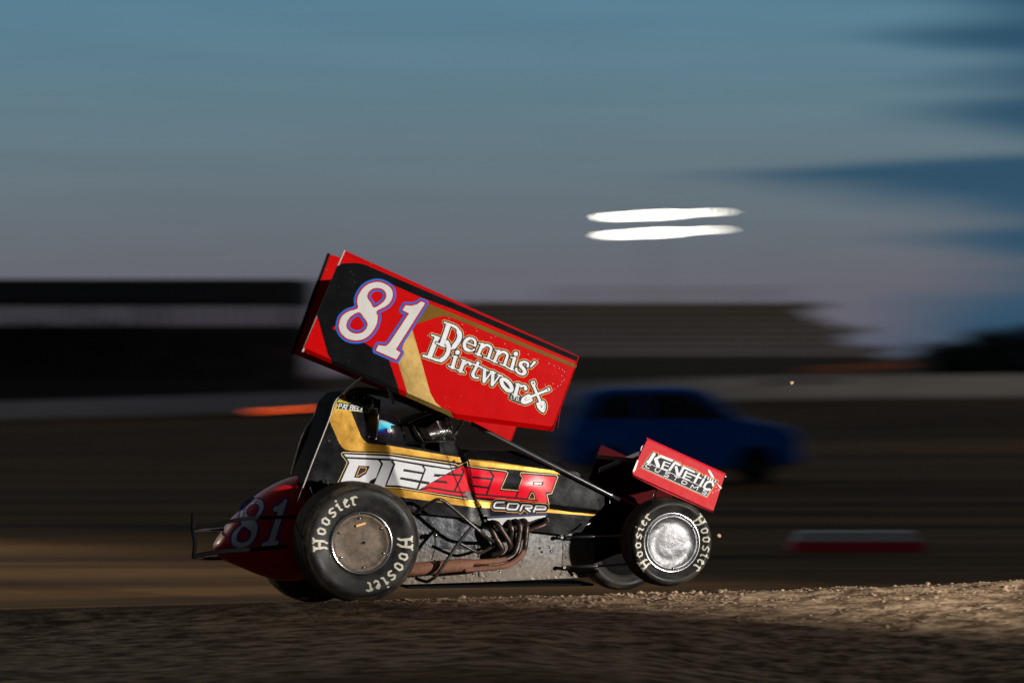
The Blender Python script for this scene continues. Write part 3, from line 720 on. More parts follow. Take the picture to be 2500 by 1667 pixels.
def wheel(c, R, W, rc, cover, lettering, coverdish=0.02, yaw=0.0, rimm=None, bolts=()):
    """c: centre of the outer face"""
    ax = (Matrix.Rotation(yaw, 3, 'Z') @ NV); hv = (Matrix.Rotation(yaw, 3, 'Z') @ HV)
    dR = R * 0.975 - rc; side = [(rc, 0.040), (rc + 0.07 * dR, 0.020), (rc + 0.20 * dR, 0.008), (rc + 0.36 * dR, 0.0), (rc + 0.58 * dR, -0.010), (rc + 0.76 * dR, -0.008), (rc + 0.90 * dR, 0.008), (R * 0.975, 0.030)]
    tread = [(R * 0.975, 0.030), (R * 0.992, 0.055), (R, 0.085), (R, W * 0.5), (R, W - 0.085), (R * 0.992, W - 0.055), (R * 0.975, W - 0.03)]
    back = [(R * 0.975, W - 0.03), (R * 0.90, W + 0.005), (R * 0.8, W + 0.01), (rc + 0.03, W), (rc, W - 0.04)]
    mb = MB(); lathe(mb, c, [(rc + 0.004, W - 0.05), (rc - 0.01, W - 0.02), (rc - 0.025, W - 0.04), (rc - 0.03, W * 0.5), (rc - 0.025, 0.05), (rc - 0.012, 0.012), (rc + 0.001, 0.004), (rc + 0.007, 0.012), (rc + 0.004, 0.035)], 64, 0, ax, hv)
    rim = mb.build('wheel', rimm or CHROME, CAR, True)
    sv = catmull(side, 5); tv = tread; 
    ksp = next(i for i, q_ in enumerate(sv) if q_[0] > R * 0.895)
    mb = MB(); lathe(mb, c, sv[:ksp + 1], 96, 0, ax, hv); lathe(mb, c, sv[ksp:], 96, 2, ax, hv)
    # block tread: ribs with sipes modelled as raised rings
    tr = []
    nrib = 7; ws = np.linspace(0.075, W - 0.075, nrib * 2)
    tr = [(R * 0.975, 0.030), (R * 0.992, 0.055)]
    for i in range(0, nrib * 2, 2): tr += [(R - 0.010, ws[i] - 0.003), (R, ws[i]), (R, ws[i + 1]), (R - 0.010, ws[i + 1] + 0.003)]
    tr += [(R * 0.992, W - 0.055), (R * 0.975, W - 0.03)]
    lathe(mb, c, tr, 96, 1, ax, hv); lathe(mb, c, back, 64, 0, ax, hv)
    mb.build('tyre', [RUBBER, TREAD, SHOULD], rim, True)
    mb = MB(); rr = rc - 0.012
    lathe(mb, c, [(rr, coverdish), (rr * 0.93, coverdish - 0.012), (rr * 0.9, coverdish - 0.006), (rr * 0.6, coverdish - 0.012), (rr * 0.3, coverdish - 0.015), (0.004, coverdish - 0.016)], 64, 0, ax, hv)
    cv = mb.build('wheel_cover', cover, rim, True)
    if bolts:
        mb = MB()
        for (a, rf) in bolts:
            q = c + hv * (rr * rf * math.cos(a)) + UP * (rr * rf * math.sin(a)) + ax * (coverdish - 0.014)
            mb.ball(q, 0.009, n=5)
        mb.build('cover_bolts', STEEL, rim, True)
    if lettering:
        pr = [p[0] for p in sv]; pw = [p[1] for p in sv]
        for (start, sc, rad) in lettering:
            sh = []
            for ch, deg in TXT:
                for g in HOO[ch]: sh.append(xf(g, sc, math.radians(deg) * 104 * sc, 0))
            art = Art(sh, 0.8, 3); p2, fc = art.mesh2d(0, 4)
            ths = math.radians(start) - p2[:, 0] / (104.0 * sc) * (1.0); rad_m = (rad + p2[:, 1]) / 350.0
            wv = np.interp(rad_m, pr, pw) - 0.0022
            cc = np.array(c)[None]; vv = cc + np.array(hv)[None] * (rad_m * np.cos(ths))[:, None] + np.array([[0, 0, 1.0]]) * (rad_m * np.sin(ths))[:, None] + np.array(ax)[None] * wv[:, None]
            mk('tyre_lettering', vv, [tuple(reversed(g)) for g in fc], LETTER, rim, True)
    return rim
b3 = [(math.radians(a), 0.86) for a in (95, 155, 215, 335, 275, 35)]
RR = wheel(P(884, 1325, 0.0), 0.417, 0.46, 0.212, DIRTC, [(181, 1.0, 104), (-1, 1.0, 107)], 0.03, rimm=CHROME, bolts=b3)
FR = wheel(P(1641, 1324, 0.0), 0.313, 0.27, 0.208, ALU, [(215, 0.78, 89), (36, 0.78, 89)], 0.012, yaw=math.radians(3), bolts=[(math.radians(a), 0.94) for a in (34, 157, 272)])
LR = wheel(P(772, 1346, 1.45), 0.375, 0.36, 0.20, BLKD, None, 0.03, rimm=BLKD)  # left wheel rims coloured black to put their shade in
LF = wheel(P(1526, 1338, 1.45), 0.315, 0.25, 0.19, BLKD, None, 0.03, yaw=math.radians(3), rimm=BLKD)
mb = MB(); mb.tube([P(884, 1325, 0.06), P(800, 1345, 1.7)], 0.038, 12); mb.build('rear_axle', BLKF, CAR, True)
mb = MB(); mb.tube([P(1641, 1324, 0.06), P(1540, 1338, 1.55)], 0.03, 12); mb.build('front_axle', BLKF, CAR, True)
# hub sticker on the rear cover (scratched, unreadable)
mb = MB(); c0 = P(884, 1325, 0.011)
a = Art([('p', [(869, 1281), (892, 1274), (893, 1279), (871, 1286)])], 1, 4); decal('hub_sticker', a, 0, flat_map(0.0), 0.0, ORNG, RR)
mb = MB(); q = P(888.5, 1324.5, 0.012); mb.tube([q, q + NV * 0.004], 0.010, 12); mb.build('hub_hole', BLKD, RR)

# ---- top wing
WW = 0.06
fm = flat_map(WW)
TL, TR, BR, BM, BM2, BL = (840.5, 621), (1411, 874), (1349, 1041), (1114, 1010), (980, 951), (742.5, 849)
MAIN = [TL, TR, BR, BM, BM2, BL]
sp1 = slab('wing_side_panel', MAIN, fm, 0.012, RED, CAR, 5, 40); sp1['label'] = 'near side panel with number 81 and sponsor lettering'
# folded lips along the top and the bottom edge
def lip(pts_in, pts_out, dw, cols):
    mb = MB(); vin = [P(a, b_, WW) for a, b_ in pts_in]; vout = [P(a, b_, WW + dw) for a, b_ in pts_out]
    for i in range(len(vin) - 1):
        mb.add([vin[i], vin[i + 1], vout[i + 1], vout[i]], [(0, 1, 2, 3)], cols[i])
        mb.add([vin[i] + NV * .01, vin[i + 1] + NV * .01, vout[i + 1] + NV * .01, vout[i] + NV * .01], [(3, 2, 1, 0)], cols[i])
        mb.add([vout[i], vout[i + 1], vout[i + 1] + NV * .01, vout[i] + NV * .01], [(0, 1, 2, 3)], cols[i])
    return mb.build('edge_lip', [RED, BLKV, GOLD], sp1)
lip([TL, (1100, 736), TR], [(841, 611), (1101, 729), (1413.5, 869.5)], 0.035, [0, 0])
lip([BL, (808, 877), (972, 948), (990, 955), (1100, 1004), BM, BR], [(737, 857), (811, 888), (976, 962), (993, 969), (1108, 1020), (1114, 1022.5), (1347, 1052)], 0.03, [0, 1, 0, 2, 0, 0])
mb = MB(); mb.tube([P(841, 611, WW + .01), P(738, 859, WW + .01)], 0.007, 8); mb.build('edge_trim', mat('pale edge trim', (0.55, 0.40, 0.36, 1), 0.4), sp1)
mb = MB(); mb.tube([P(1413, 870, WW), P(1348, 1052, WW)], 0.004, 8); mb.build('edge_trim', RED, sp1)
z1 = lambda pts: Z(700, 580, 3.136, pts)
BLKZ = [(822, 651), (837, 643), (869, 641.5), (891, 646), (1160, 762), (1412.5, 871.5), (1408.5, 882.5), (1105, 754), (1031.6, 727), (959, 695), (925, 684), (885, 694), (868, 715), (866, 743), (811, 802), (889, 836), (948, 874), (974, 949), (980, 950.5), (810, 878.5), (801, 866), (776, 774.5), (775, 768)]
WBLACK = mat('flat black wing vinyl', (0.003, 0.003, 0.004, 1), 0.2, 0, (0.007, 0.007, 0.008, 1), 7, 0.6, 0.03, 12, spec=0.12, chips=(0.35, 0.33, 0.3, 1), chip_scale=38, chip_t=0.045)
poly_decal('black_graphic', BLKZ, fm, 0.0015, WBLACK, sp1, 2, 30)
poly_decal('gold_band', z1([(1090, 508), (1270, 580), (2222, 975), (2212, 1000), (1260, 610), (1200, 600), (1130, 615), (985, 665)]), fm, 0.0015, GOLDD, sp1, 1.5, 30)
poly_decal('gold_band', z1([(985, 665), (962, 705), (1100, 1190), (1140, 1262), (1190, 1305), (1250, 1335), (1180, 1300), (925, 1190), (850, 950), (900, 800)]), fm, 0.0015, GOLD, sp1, 1.5, 30)
mb = MB()
z81 = lambda pts: Z(800, 660, 6.533, pts)
EIGHT = catmull(z81([(790, 185), (900, 210), (1000, 275), (1038, 370), (1012, 480), (930, 570), (780, 650), (800, 740), (770, 880), (690, 1005), (580, 1090), (450, 1115), (310, 1085), (210, 990), (180, 880), (220, 745), (330, 655), (478, 608), (470, 500), (490, 400), (560, 290), (660, 215)]), 4, True)
E1 = catmull(z81([(790, 280), (885, 305), (935, 380), (920, 460), (850, 535), (740, 595), (690, 520), (635, 440), (640, 370), (705, 300)]), 4, True)
E2 = catmull(z81([(510, 670), (570, 740), (635, 840), (620, 920), (560, 985), (470, 1010), (370, 985), (305, 920), (300, 850), (350, 755), (430, 692)]), 4, True)
ONE = z81([(1490, 495), (1556, 522), (1085, 1262), (1163, 1310), (1096, 1420), (768, 1275), (808, 1192), (930, 1208), (990, 1150), (1298, 688), (1195, 635), (1240, 556), (1340, 565), (1430, 540)])
def number81(mapf, parent, tf=lambda p: p, lv=(8.3, 4.2), st=1.2, wm=GREYN, offs=(0.003, 0.0045, 0.006)):
    a8 = Art([('p', tf(EIGHT)), ('cut', tf(E1)), ('cut', tf(E2))], st, 12); a1 = Art([('p', tf(ONE))], st, 12)
    for a_ in (a8, a1):
        decal('number_outline', a_, lv[0], mapf, offs[0], BLUE, parent, 10)
        decal('number_inline', a_, lv[1], mapf, offs[1], CRIM, parent, 10)
        decal('number', a_, 0, mapf, offs[2], wm, parent, 10)
# inside the holes of the 8 the ground colour shows through red
number81(fm, sp1)
z2 = lambda pts: Z(1020, 770, 9.8, pts)
z3 = lambda pts: Z(1180, 840, 8.71, pts)
def S2(w, *pts): return ('l', z2(pts), w / 9.8)
def S3(w, *pts): return ('l', z3(pts), w / 8.71)
def C2(w, *pts): return ('l', catmull(z2(pts), 5), w / 9.8)
def C3(w, *pts): return ('l', catmull(z3(pts), 5), w / 8.71)
def n_glyph(dx, dy):
    o_ = lambda *p: [(a + dx, b_ + dy) for a, b_ in p]
    return [S2(72, *o_((1550, 690), (1445, 935))), S2(28, *o_((1465, 660), (1590, 705))), S2(30, *o_((1375, 905), (1520, 965))), C2(58, *o_((1550, 760), (1640, 705), (1730, 740), (1755, 810), (1690, 1010))), S2(66, *o_((1750, 830), (1690, 1010))), S2(30, *o_((1580, 995), (1740, 1055)))]
word = []
Dbig1 = [S2(112, (735, 230), (580, 690)), S2(38, (640, 165), (800, 235)), S2(40, (445, 655), (650, 745)), C2(60, (790, 225), (920, 290), (990, 390)), C2(112, (985, 400), (1005, 490), (960, 620), (870, 740)), S2(50, (810, 790), (890, 760))]
Dbig2 = [S2(112, (455, 545), (285, 980)), S2(38, (335, 468), (520, 540)), S2(52, (135, 960), (520, 1085)), C2(100, (695, 640), (735, 740), (730, 860), (660, 990), (560, 1075)), S2(60, (420, 1060), (560, 1085))]
word += Dbig1 + [C2(66, (1195, 655), (1380, 728)), C2(56, (1370, 720), (1375, 620), (1310, 555), (1220, 545)), C2(80, (1230, 548), (1150, 600), (1115, 690), (1140, 790), (1220, 835)), C2(40, (1210, 838), (1290, 845), (1350, 810))]
word[-4] = S2(30, (1190, 650), (1375, 730))
word += n_glyph(0, 0) + n_glyph(388, 163)
word += [S3(66, (665, 300), (600, 525)), S3(26, (585, 278), (690, 300)), S3(28, (500, 490), (650, 550)), ('c', *z3([(692, 205)])[0], 48 / 8.71)]
word += [C3(44, (950, 470), (945, 410), (880, 375), (805, 385)), C3(72, (800, 400), (790, 450), (850, 520), (885, 590), (850, 630)), C3(44, (850, 640), (770, 625), (715, 575), (700, 520)), S3(30, (955, 400), (935, 480)), S3(30, (705, 510), (690, 560)), ('p', z3([(1080, 350), (1130, 385), (1015, 497), (990, 480)]))]
word2 = Dbig2 + [S2(84, (900, 1000), (830, 1240)), S2(28, (825, 965), (955, 1000)), S2(30, (730, 1205), (900, 1275)), ('c', *z2([(952, 882)])[0], 55 / 9.8)]
word2 += [S2(84, (1105, 1090), (1020, 1330)), S2(28, (1040, 1050), (1150, 1085)), S2(32, (940, 1290), (1110, 1365)), C2(44, (1130, 1160), (1190, 1115), (1255, 1135)), ('c', *z2([(1255, 1160)])[0], 40 / 9.8)]
word2 += [C2(74, (1440, 1130), (1390, 1250), (1315, 1400), (1340, 1460)), C2(44, (1340, 1470), (1400, 1495), (1450, 1485)), S2(38, (1320, 1160), (1530, 1240))]
word2 += [S3(68, (30, 540), (15, 790)), S3(34, (25, 800), (165, 600)), S3(68, (205, 600), (190, 860)), S3(34, (200, 870), (345, 670)), S3(28, (-45, 500), (100, 560)), S3(28, (145, 570), (265, 612)), S3(28, (310, 645), (410, 680))]
th_ = np.linspace(0, 2 * math.pi, 20, endpoint=False)
oo = [(495 + 108 * math.cos(a) * 0.94 - 128 * math.sin(a) * -0.34, 868 + 108 * math.cos(a) * 0.34 + 128 * math.sin(a) * 0.94) for a in th_]
word2 += [('lc', z3(oo), 78 / 8.71)]
word2 += [S3(76, (740, 860), (680, 1075)), S3(26, (690, 840), (805, 870)), S3(28, (620, 1055), (760, 1110)), C3(42, (800, 905), (860, 880), (910, 910)), ('c', *z3([(900, 945)])[0], 38 / 8.71)]
shov = [S3(54, (1065, 880), (1230, 1260)), S3(50, (1370, 975), (1010, 1115)), ('p', z3([(1005, 800), (1085, 770), (1115, 850), (1095, 890), (1030, 890)])), ('p', z3([(1310, 965), (1400, 915), (1430, 980), (1340, 1020), (1310, 1000)])),
        ('p', catmull(z3([(1130, 1250), (1200, 1230), (1290, 1200), (1335, 1320), (1300, 1430), (1275, 1455), (1200, 1405), (1150, 1340)]), 3, True)), ('p', catmull(z3([(980, 1060), (1030, 1140), (1050, 1200), (950, 1260), (870, 1272), (805, 1240), (810, 1170), (870, 1105)]), 3, True))]
cuts = [('cut', z3([(1045, 810), (1075, 805), (1080, 850), (1050, 850)])), ('cut', z3([(1345, 955), (1380, 945), (1388, 975), (1352, 985)]))]
ltd = [S3(13, (600, 1098), (583, 1152), (618, 1166)), S3(13, (636, 1108), (694, 1132)), S3(14, (666, 1122), (650, 1178)), ('lc', z3([(712, 1140), (700, 1195), (735, 1200), (752, 1165), (740, 1145)]), 13 / 8.71), ('c', *z3([(768, 1222)])[0], 0.9)]
ALL = word + word2 + shov
aw = Art(ALL + cuts, 1.0, 9); ab = Art(ALL + [('p', z3([(585, 1090), (560, 1150), (770, 1240), (800, 1150)]))], 1.0, 9)
decal('lettering_outline', ab, 4.6, fm, 0.003, ORNG, sp1)
decal('lettering_backing', ab, 3.3, fm, 0.0045, BLKV, sp1)
a_up = Art(word, 0.8, 8); a_lo = Art(word2, 0.8, 8)
# the upper word laps over the lower one
X_, Y_ = np.meshgrid(a_lo.gx, a_lo.gy)
clipf = np.full(X_.shape, 1e6)
for s_ in Dbig1: clipf = np.minimum(clipf, sd_line(X_, Y_, s_[1], s_[2]))
X3, Y3 = np.meshgrid(a_lo.gx, a_lo.gy)
keep = sd_line(X3, Y3, catmull(z2([(660, 640), (735, 740), (730, 860)]), 4), 8)
clipf = np.where(keep < 2, 1e6, clipf)
decal('lettering', a_up, 0, fm, 0.006, WHT, sp1)
decal('lettering', a_lo, 0, fm, 0.006, WHT, sp1, clip=2.6 - clipf)
decal('shovel_emblem', Art(shov + cuts, 0.8, 6), 0, fm, 0.0062, WHT, sp1)
decal('shovel_lines', Art([S3(6, (870, 1190), (920, 1130), (900, 1120)), C3(7, (885, 1185), (930, 1195), (985, 1160)), C3(7, (1215, 1275), (1240, 1350), (1255, 1300)), C3(6, (1300, 1240), (1315, 1330), (1290, 1390))], 0.6, 3), 0, fm, 0.0075, BLKV, sp1)
decal('lettering', Art(ltd, 0.6, 3), 0, fm, 0.0062, WHT, sp1)
# rivets and chips along the wing panel
mb = MB()
for q in z2([(740, 72), (1066, 215), (1410, 372), (1752, 530), (2080, 680), (232, 480)]) + z3([(775, 140), (950, 215), (1172, 320), (1395, 410), (1503, 460), (1616, 508), (1680, 545), (1725, 582), (1667, 672), (1716, 756), (1668, 796), (1480, 840), (1582, 890), (1314, 856), (1640, 860), (1500, 950)]):
    mb.ball(P(q[0], q[1], WW - 0.001), 0.0032, n=4)
mb.build('rivets', WHT, sp1)
decal('panel_seam', Art([('l', [(1392, 880), (1330, 1040)], 1.0), ('l', [(1370, 985), (1362, 1045)], 0.8)], 0.7, 3), 0, fm, 0.0015, CRIM, sp1)

# far side panel
FW = 1.42
far = [(806, 621), (830, 628), (1320, 878), (1259.6, 1042), (1247, 1077.5), (1150, 1030), (1000, 980), (715, 862)]
sp2 = slab('wing_side_panel', far, flat_map(FW), 0.012, RED, CAR, 5, 40); sp2['label'] = 'far side panel of the top wing, mostly hidden and in shade'
mb = MB(); mb.tube([P(803, 619, FW), P(713, 864, FW)], 0.012, 8); mb.build('edge_trim', BLKD, sp2)
# wing foil between the panels: closed aerofoil section
upc = [(893, 672), (905, 675), (950, 690), (1050, 735), (1180, 800), (1300, 868), (1392, 925)]
loc = [(1392, 938), (1300, 905), (1180, 850), (1050, 790), (950, 738), (905, 708), (893, 684)]
sec = [P(a, b_, WW + 0.02) for a, b_ in upc + loc]
k = len(sec); mb = MB(); dv = NV * (FW - WW - 0.03)
mb.add(sec + [q + dv for q in sec], [(i, (i + 1) % k, (i + 1) % k + k, i + k) for i in range(k)] + [tuple(range(k))[::-1], tuple(range(k, 2 * k))])
mb.build('wing_foil', RED, CAR)
mb = MB()
mb.tube([P(905, 800, 0.35), P(960, 985, 0.5)], 0.014); mb.build('wing_post', SILV, CAR, True)
mb = MB(); mb.tube([P(905, 800, 1.15), P(960, 985, 1.05)], 0.014); mb.build('wing_post', SILV, CAR, True)
mb = MB(); mb.tube([P(1200, 900, 0.4), P(1110, 1060, 0.52)], 0.012); mb.build('wing_post', SILV, CAR, True)
mb = MB(); mb.tube([P(1200, 900, 1.1), P(1110, 1060, 1.05)], 0.012); mb.build('wing_post', SILV, CAR, True)

# ---- body shell with its folds
def body_w(x, y):
    x = np.asarray(x, float); y = np.asarray(y, float)
    xf_ = 948 + (y - 1100) * 0.322
    w = 0.55 - 0.11 * np.clip((x - 893) / np.maximum(xf_ - 893, 10), 0, 1) ** 1.25
    l1 = 1131 + (y - 1137) * 0.345; l2 = 1143 + (y - 1142) * 0.26
    w = w - 0.028 * np.clip((x - l1) / np.maximum(l2 - l1, 4), 0, 1)
    yl = 1208 + (x - 1156) * 0.117
    w = w + 0.030 * sst(0, 13, y - yl) * sst(1140, 1200, x) 
    yt = 1124 + (x - 1143) * 0.118
    d = np.clip((yt - y) / 26, 0, 3)
    w = w + np.where(x > 1136, 0.05 * np.minimum(d, 1.2) ** 1.7 + 0.04 * np.maximum(d - 1.2, 0), 0)
    # nose tapers inboard
    w = w + 0.008 * sst(1330, 1480, x)
    # bulged hood flank
    w = w - 0.022 * np.exp(-((y - (1168 + (x - 1143) * 0.118)) / 30) ** 2) * sst(1143, 1175, x) * (1 - sst(1270, 1350, x))
    return w
bm = fn_map(body_w)
BODY = [(838.5, 961), (850, 957), (875, 956), (905, 965), (926, 977), (922, 1010), (918, 1072), (924, 1078), (973.8, 1085), (1040, 1096), (1074.5, 1104), (1073, 1080), (1109.6, 1075.5), (1127, 1098), (1135, 1106), (1150, 1098), (1250, 1100), (1330, 1107), (1362, 1113), (1395, 1140), (1438, 1176), (1476, 1211), (1476, 1231), (1456, 1256), (1445, 1300), (1300, 1293), (1170, 1283), (1135, 1264), (1000, 1250), (900, 1235), (800, 1200), (790, 1178), (754, 1171), (743.6, 1180), (803, 1026), (818, 981)]
body = slab('body_shell', BODY, bm, 0.62, BLACK, CAR, 2, 3, BLKD)
bd = lambda name, pts, off, m, st=1.5: poly_decal(name, pts, bm, off, m, body, st, 4)
bd('gold_stripe', [(839.5, 963), (843, 965), (857, 1004), (881, 1064), (889, 1075), (898, 1081.6), (909, 1083.5), (946, 1086.5), (1090, 1111), (1123.5, 1116), (1127, 1129), (948, 1103.5), (858, 1100), (843, 1097.7), (835.4, 1091.5), (827.8, 1081), (804.5, 1027), (819.5, 983)], 0.002, GOLD2)
bd('gold_stripe', [(1144, 1121), (1200, 1125), (1340, 1147), (1352, 1148.5), (1369, 1158), (1342, 1154), (1238, 1144.4), (1146, 1135.5)], 0.002, GOLD2)
bd('gold_stripe', [(930, 1188), (976, 1193.7), (1029, 1202.5), (1120, 1217.5), (1202, 1226), (1198, 1239.5), (1165, 1238), (1120, 1233), (1056, 1223), (983, 1213.5), (940, 1207)], 0.002, GOLD2)
bd('gold_stripe', [(1334, 1240), (1395, 1250), (1454.8, 1254), (1453, 1259), (1394, 1255), (1332, 1250)], 0.002, GOLD2)
OUT = [(800, 1226), (825, 1176.5), (847.4, 1128.7), (834, 1110.8), (833, 1106), (838, 1103.2), (949, 1107), (1113.4, 1132), (1119, 1136), (1137, 1128), (1141.5, 1126.6), (1142, 1137), (1235, 1149), (1241, 1154), (1223.7, 1193), (1264.5, 1196.7), (1275.4, 1166), (1269.6, 1158.5), (1272, 1152.5), (1359, 1158.5), (1362.8, 1163.6), (1347.4, 1204.4), (1336, 1207), (1341, 1230), (1339, 1238), (1202, 1224), (1138, 1217), (1029, 1199.5), (976, 1191), (930, 1188)]
ao = Art([('p', OUT)], 1.0, 4)
decal('lettering_outline', ao, 0.4, bm, 0.0035, PALEG, body, 4); decal('lettering_backing', ao, -1.3, bm, 0.005, BLKV, body, 4)
zd = lambda pts: Z(820, 1100, 7.84, pts); ze = lambda pts: Z(1100, 1110, 7.84, pts)
wh = [('p', zd([(155, 65), (1030, 105), (2300, 300), (2170, 332), (1060, 150), (195, 115)])),
      ('p', zd([(215, 150), (810, 180), (862, 250), (770, 510), (655, 570), (560, 760), (20, 760), (262, 222)])),
      ('p', zd([(860, 183), (1048, 190), (1092, 262), (930, 700), (730, 650), (905, 250)])),
      ('p', zd([(1100, 190), (1640, 285), (1690, 360), (1545, 720), (1210, 662), (972, 655), (1140, 260)])),
      ('p', zd([(1685, 292), (2170, 362), (2300, 335), (1590, 742), (1580, 738), (1725, 360)])),
      ('cut', zd([(435, 285), (650, 295), (580, 440), (455, 518), (345, 508)])),
      ('cut', zd([(1300, 345), (1700, 415), (1690, 455), (1285, 390)])), ('cut', zd([(1240, 500), (1810, 600), (1760, 645), (1220, 545)])),
      ('cut', zd([(1885, 440), (2120, 455), (1960, 500), (1870, 490)]))]
decal('lettering', Art(wh, 0.8, 3), 0, bm, 0.0065, WHT, body, 4)
decal('lettering_inline', Art([('lc', zd([(460, 318), (592, 325), (565, 400), (430, 480), (395, 478)]), 1.6), ('lc', ze([(1548, 728), (1588, 730), (1612, 845), (1492, 835)]), 1.4)], 0.6, 3), 0, bm, 0.008, ORNG, body, 3)
RD = [(1024, 1194.4), (1130.6, 1136), (1134, 1140.6), (1194.4, 1149.5), (1236, 1153.4), (1219, 1196.7), (1263, 1200.6), (1278, 1166), (1273.5, 1157), (1358, 1164), (1345, 1200.6), (1331.5, 1201), (1336, 1227), (1204.6, 1217), (1138, 1211), (1100, 1206), (1030, 1197)]
rd = [('p', RD), ('cut', ze([(1580, 515), (1785, 520), (1765, 580), (1575, 575)])), ('cut', ze([(1520, 697), (1600, 700), (1650, 868), (1455, 852)]))]
ar = Art(rd, 0.8, 3); X_, Y_ = np.meshgrid(ar.gx, ar.gy)
for pts, w in (([(1022, 1195), (1048, 1189.5), (1100, 1198.6), (1188, 1208.5), (1263, 1215.5), (1312, 1221)], 4.2), ([(1128, 1143), (1132, 1151), (1126, 1165), (1109, 1199)], 4.4), ([(1196, 1150), (1204.6, 1161), (1187, 1208)], 4.6), ([(1265, 1198), (1259, 1215)], 4.2),
               ([(1091, 1157), (1126, 1159.5)], 5), ([(1056, 1173), (1089.5, 1177)], 5.6), ([(1155, 1164.5), (1200, 1169)], 5), ([(1147, 1184.5), (1190, 1190)], 5)):
    ar.f = np.maximum(ar.f, -sd_line(X_, Y_, pts, w))
decal('lettering', ar, 0, bm, 0.0065, REDB, body, 4)
decal('lettering_highlight', Art([('p', ze([(1605, 530), (1745, 535), (1740, 560), (1600, 557)]))], 0.6, 2), 0, bm, 0.0065, SILV, body, 4)
cor = [('l', ze([(1025, 905), (885, 903), (850, 930), (830, 985), (848, 1010), (1035, 1017)]), 4.1), ('lc', ze([(1120, 928), (1285, 935), (1305, 960), (1272, 1030), (1245, 1045), (1095, 1037), (1085, 1010), (1105, 945)]), 4.1),
       ('l', ze([(1335, 1062), (1378, 958), (1540, 967), (1562, 985), (1540, 1020), (1440, 1018), (1520, 1078)]), 4.1), ('l', ze([(1595, 1082), (1640, 976), (1800, 986), (1825, 1005), (1805, 1040), (1650, 1040)]), 4.1)]
ac = Art(cor, 0.8, 9)
decal('lettering_outline', ac, 6.0, bm, 0.0082, ORNG, body, 4); decal('lettering_backing', ac, 4.8, bm, 0.0097, BLKV, body, 4); decal('lettering', ac, 0, bm, 0.0112, WHT, body, 4)
decal('panel_gap', Art([('l', [(1079, 1075.7), (1096.7, 1126.7), (1105, 1149.5), (1130.6, 1212), (1141, 1245)], 1.2), ('l', [(1142, 1114), (1148.5, 1144), (1165, 1244)], 1.5)], 0.7, 2), 0, bm, 0.0125, BLKD, body, 4)
decal('torn_vinyl', Art([('p', ze([(250, 750), (320, 680), (325, 720), (375, 685), (380, 730), (470, 740), (475, 850), (330, 860), (340, 830)]))], 0.7, 2), 0, bm, 0.0095, mat('scraped grey metal', (0.16, 0.15, 0.15, 1), 0.5, 0.4, (0.04, 0.03, 0.03, 1), 50, 0.5), body, 4)
# name sticker on the headrest panel
zp = lambda pts: Z(690, 940, 6.533, pts)
st_out = zp([(860, 255), (900, 245), (1080, 285), (1100, 252), (1250, 300), (1260, 325), (1350, 335), (1385, 410), (1375, 435), (1300, 430), (840, 382), (880, 320), (862, 290)])
as_ = Art([('p', st_out)], 0.7, 3)
decal('sticker_edge', as_, 0, bm, 0.0035, YEL, body, 6); decal('sticker', as_, -1.1, bm, 0.005, BLKV, body, 6)
def sl(pts, w=2.2): return ('l', zp(pts), w)
pat = [sl([(888, 375), (905, 300), (940, 303), (938, 335), (900, 335)]), sl([(950, 380), (985, 305), (1000, 385)]), sl([(960, 355), (995, 357)], 1.6), sl([(1000, 312), (1050, 318)]), sl([(1028, 316), (1012, 390)]),
       sl([(1070, 395), (1090, 318), (1130, 325), (1122, 355), (1085, 355)]), sl([(1122, 358), (1112, 398), (1072, 396)]), sl([(1185, 335), (1150, 332), (1138, 400), (1172, 402)]), sl([(1146, 366), (1176, 368)]),
       sl([(1232, 345), (1205, 340), (1190, 400), (1222, 406)]), sl([(1262, 345), (1246, 412)]), sl([(1300, 345), (1258, 375), (1290, 415)])]
decal('sticker_lettering', Art(pat, 0.5, 2), 0, bm, 0.0065, WHT, body, 6)
decal('sticker_script', Art([sl([(880, 275), (900, 262), (915, 280), (940, 268), (960, 285), (1000, 275), (1050, 295)], 1.0), sl([(1100, 275), (1130, 290), (1160, 280), (1230, 305)], 1.0)], 0.5, 2), 0, bm, 0.0065, YEL, body, 6)
# pale edge bead on the tail panel
mb = MB(); tube_px(mb, [(840, 959), (818, 980), (803, 1025), (760, 1135), (725.7, 1227)], 0.0045, 0.535, 8, 6); mb.build('edge_bead', mat('pale bead', (0.6, 0.55, 0.48, 1), 0.3, 0.4), body, True)
mb = MB()
for (x, y) in [(864.5, 970.5), (803.6, 1076), (890, 971), (917, 1071), (900, 1066), (1109, 1125), (1174.5, 1236), (1463, 1218), (1386, 1292), (1340, 1335), (1345, 1344)]:
    q = P(x, y, float(body_w(np.array([x]), np.array([y]))[0]) - 0.003); mb.tube([q, q - NV * 0.003], 0.0085, 12); mb.ball(q - NV * 0.003, 0.005, n=4)
mb.build('fasteners', STEEL, body, True)
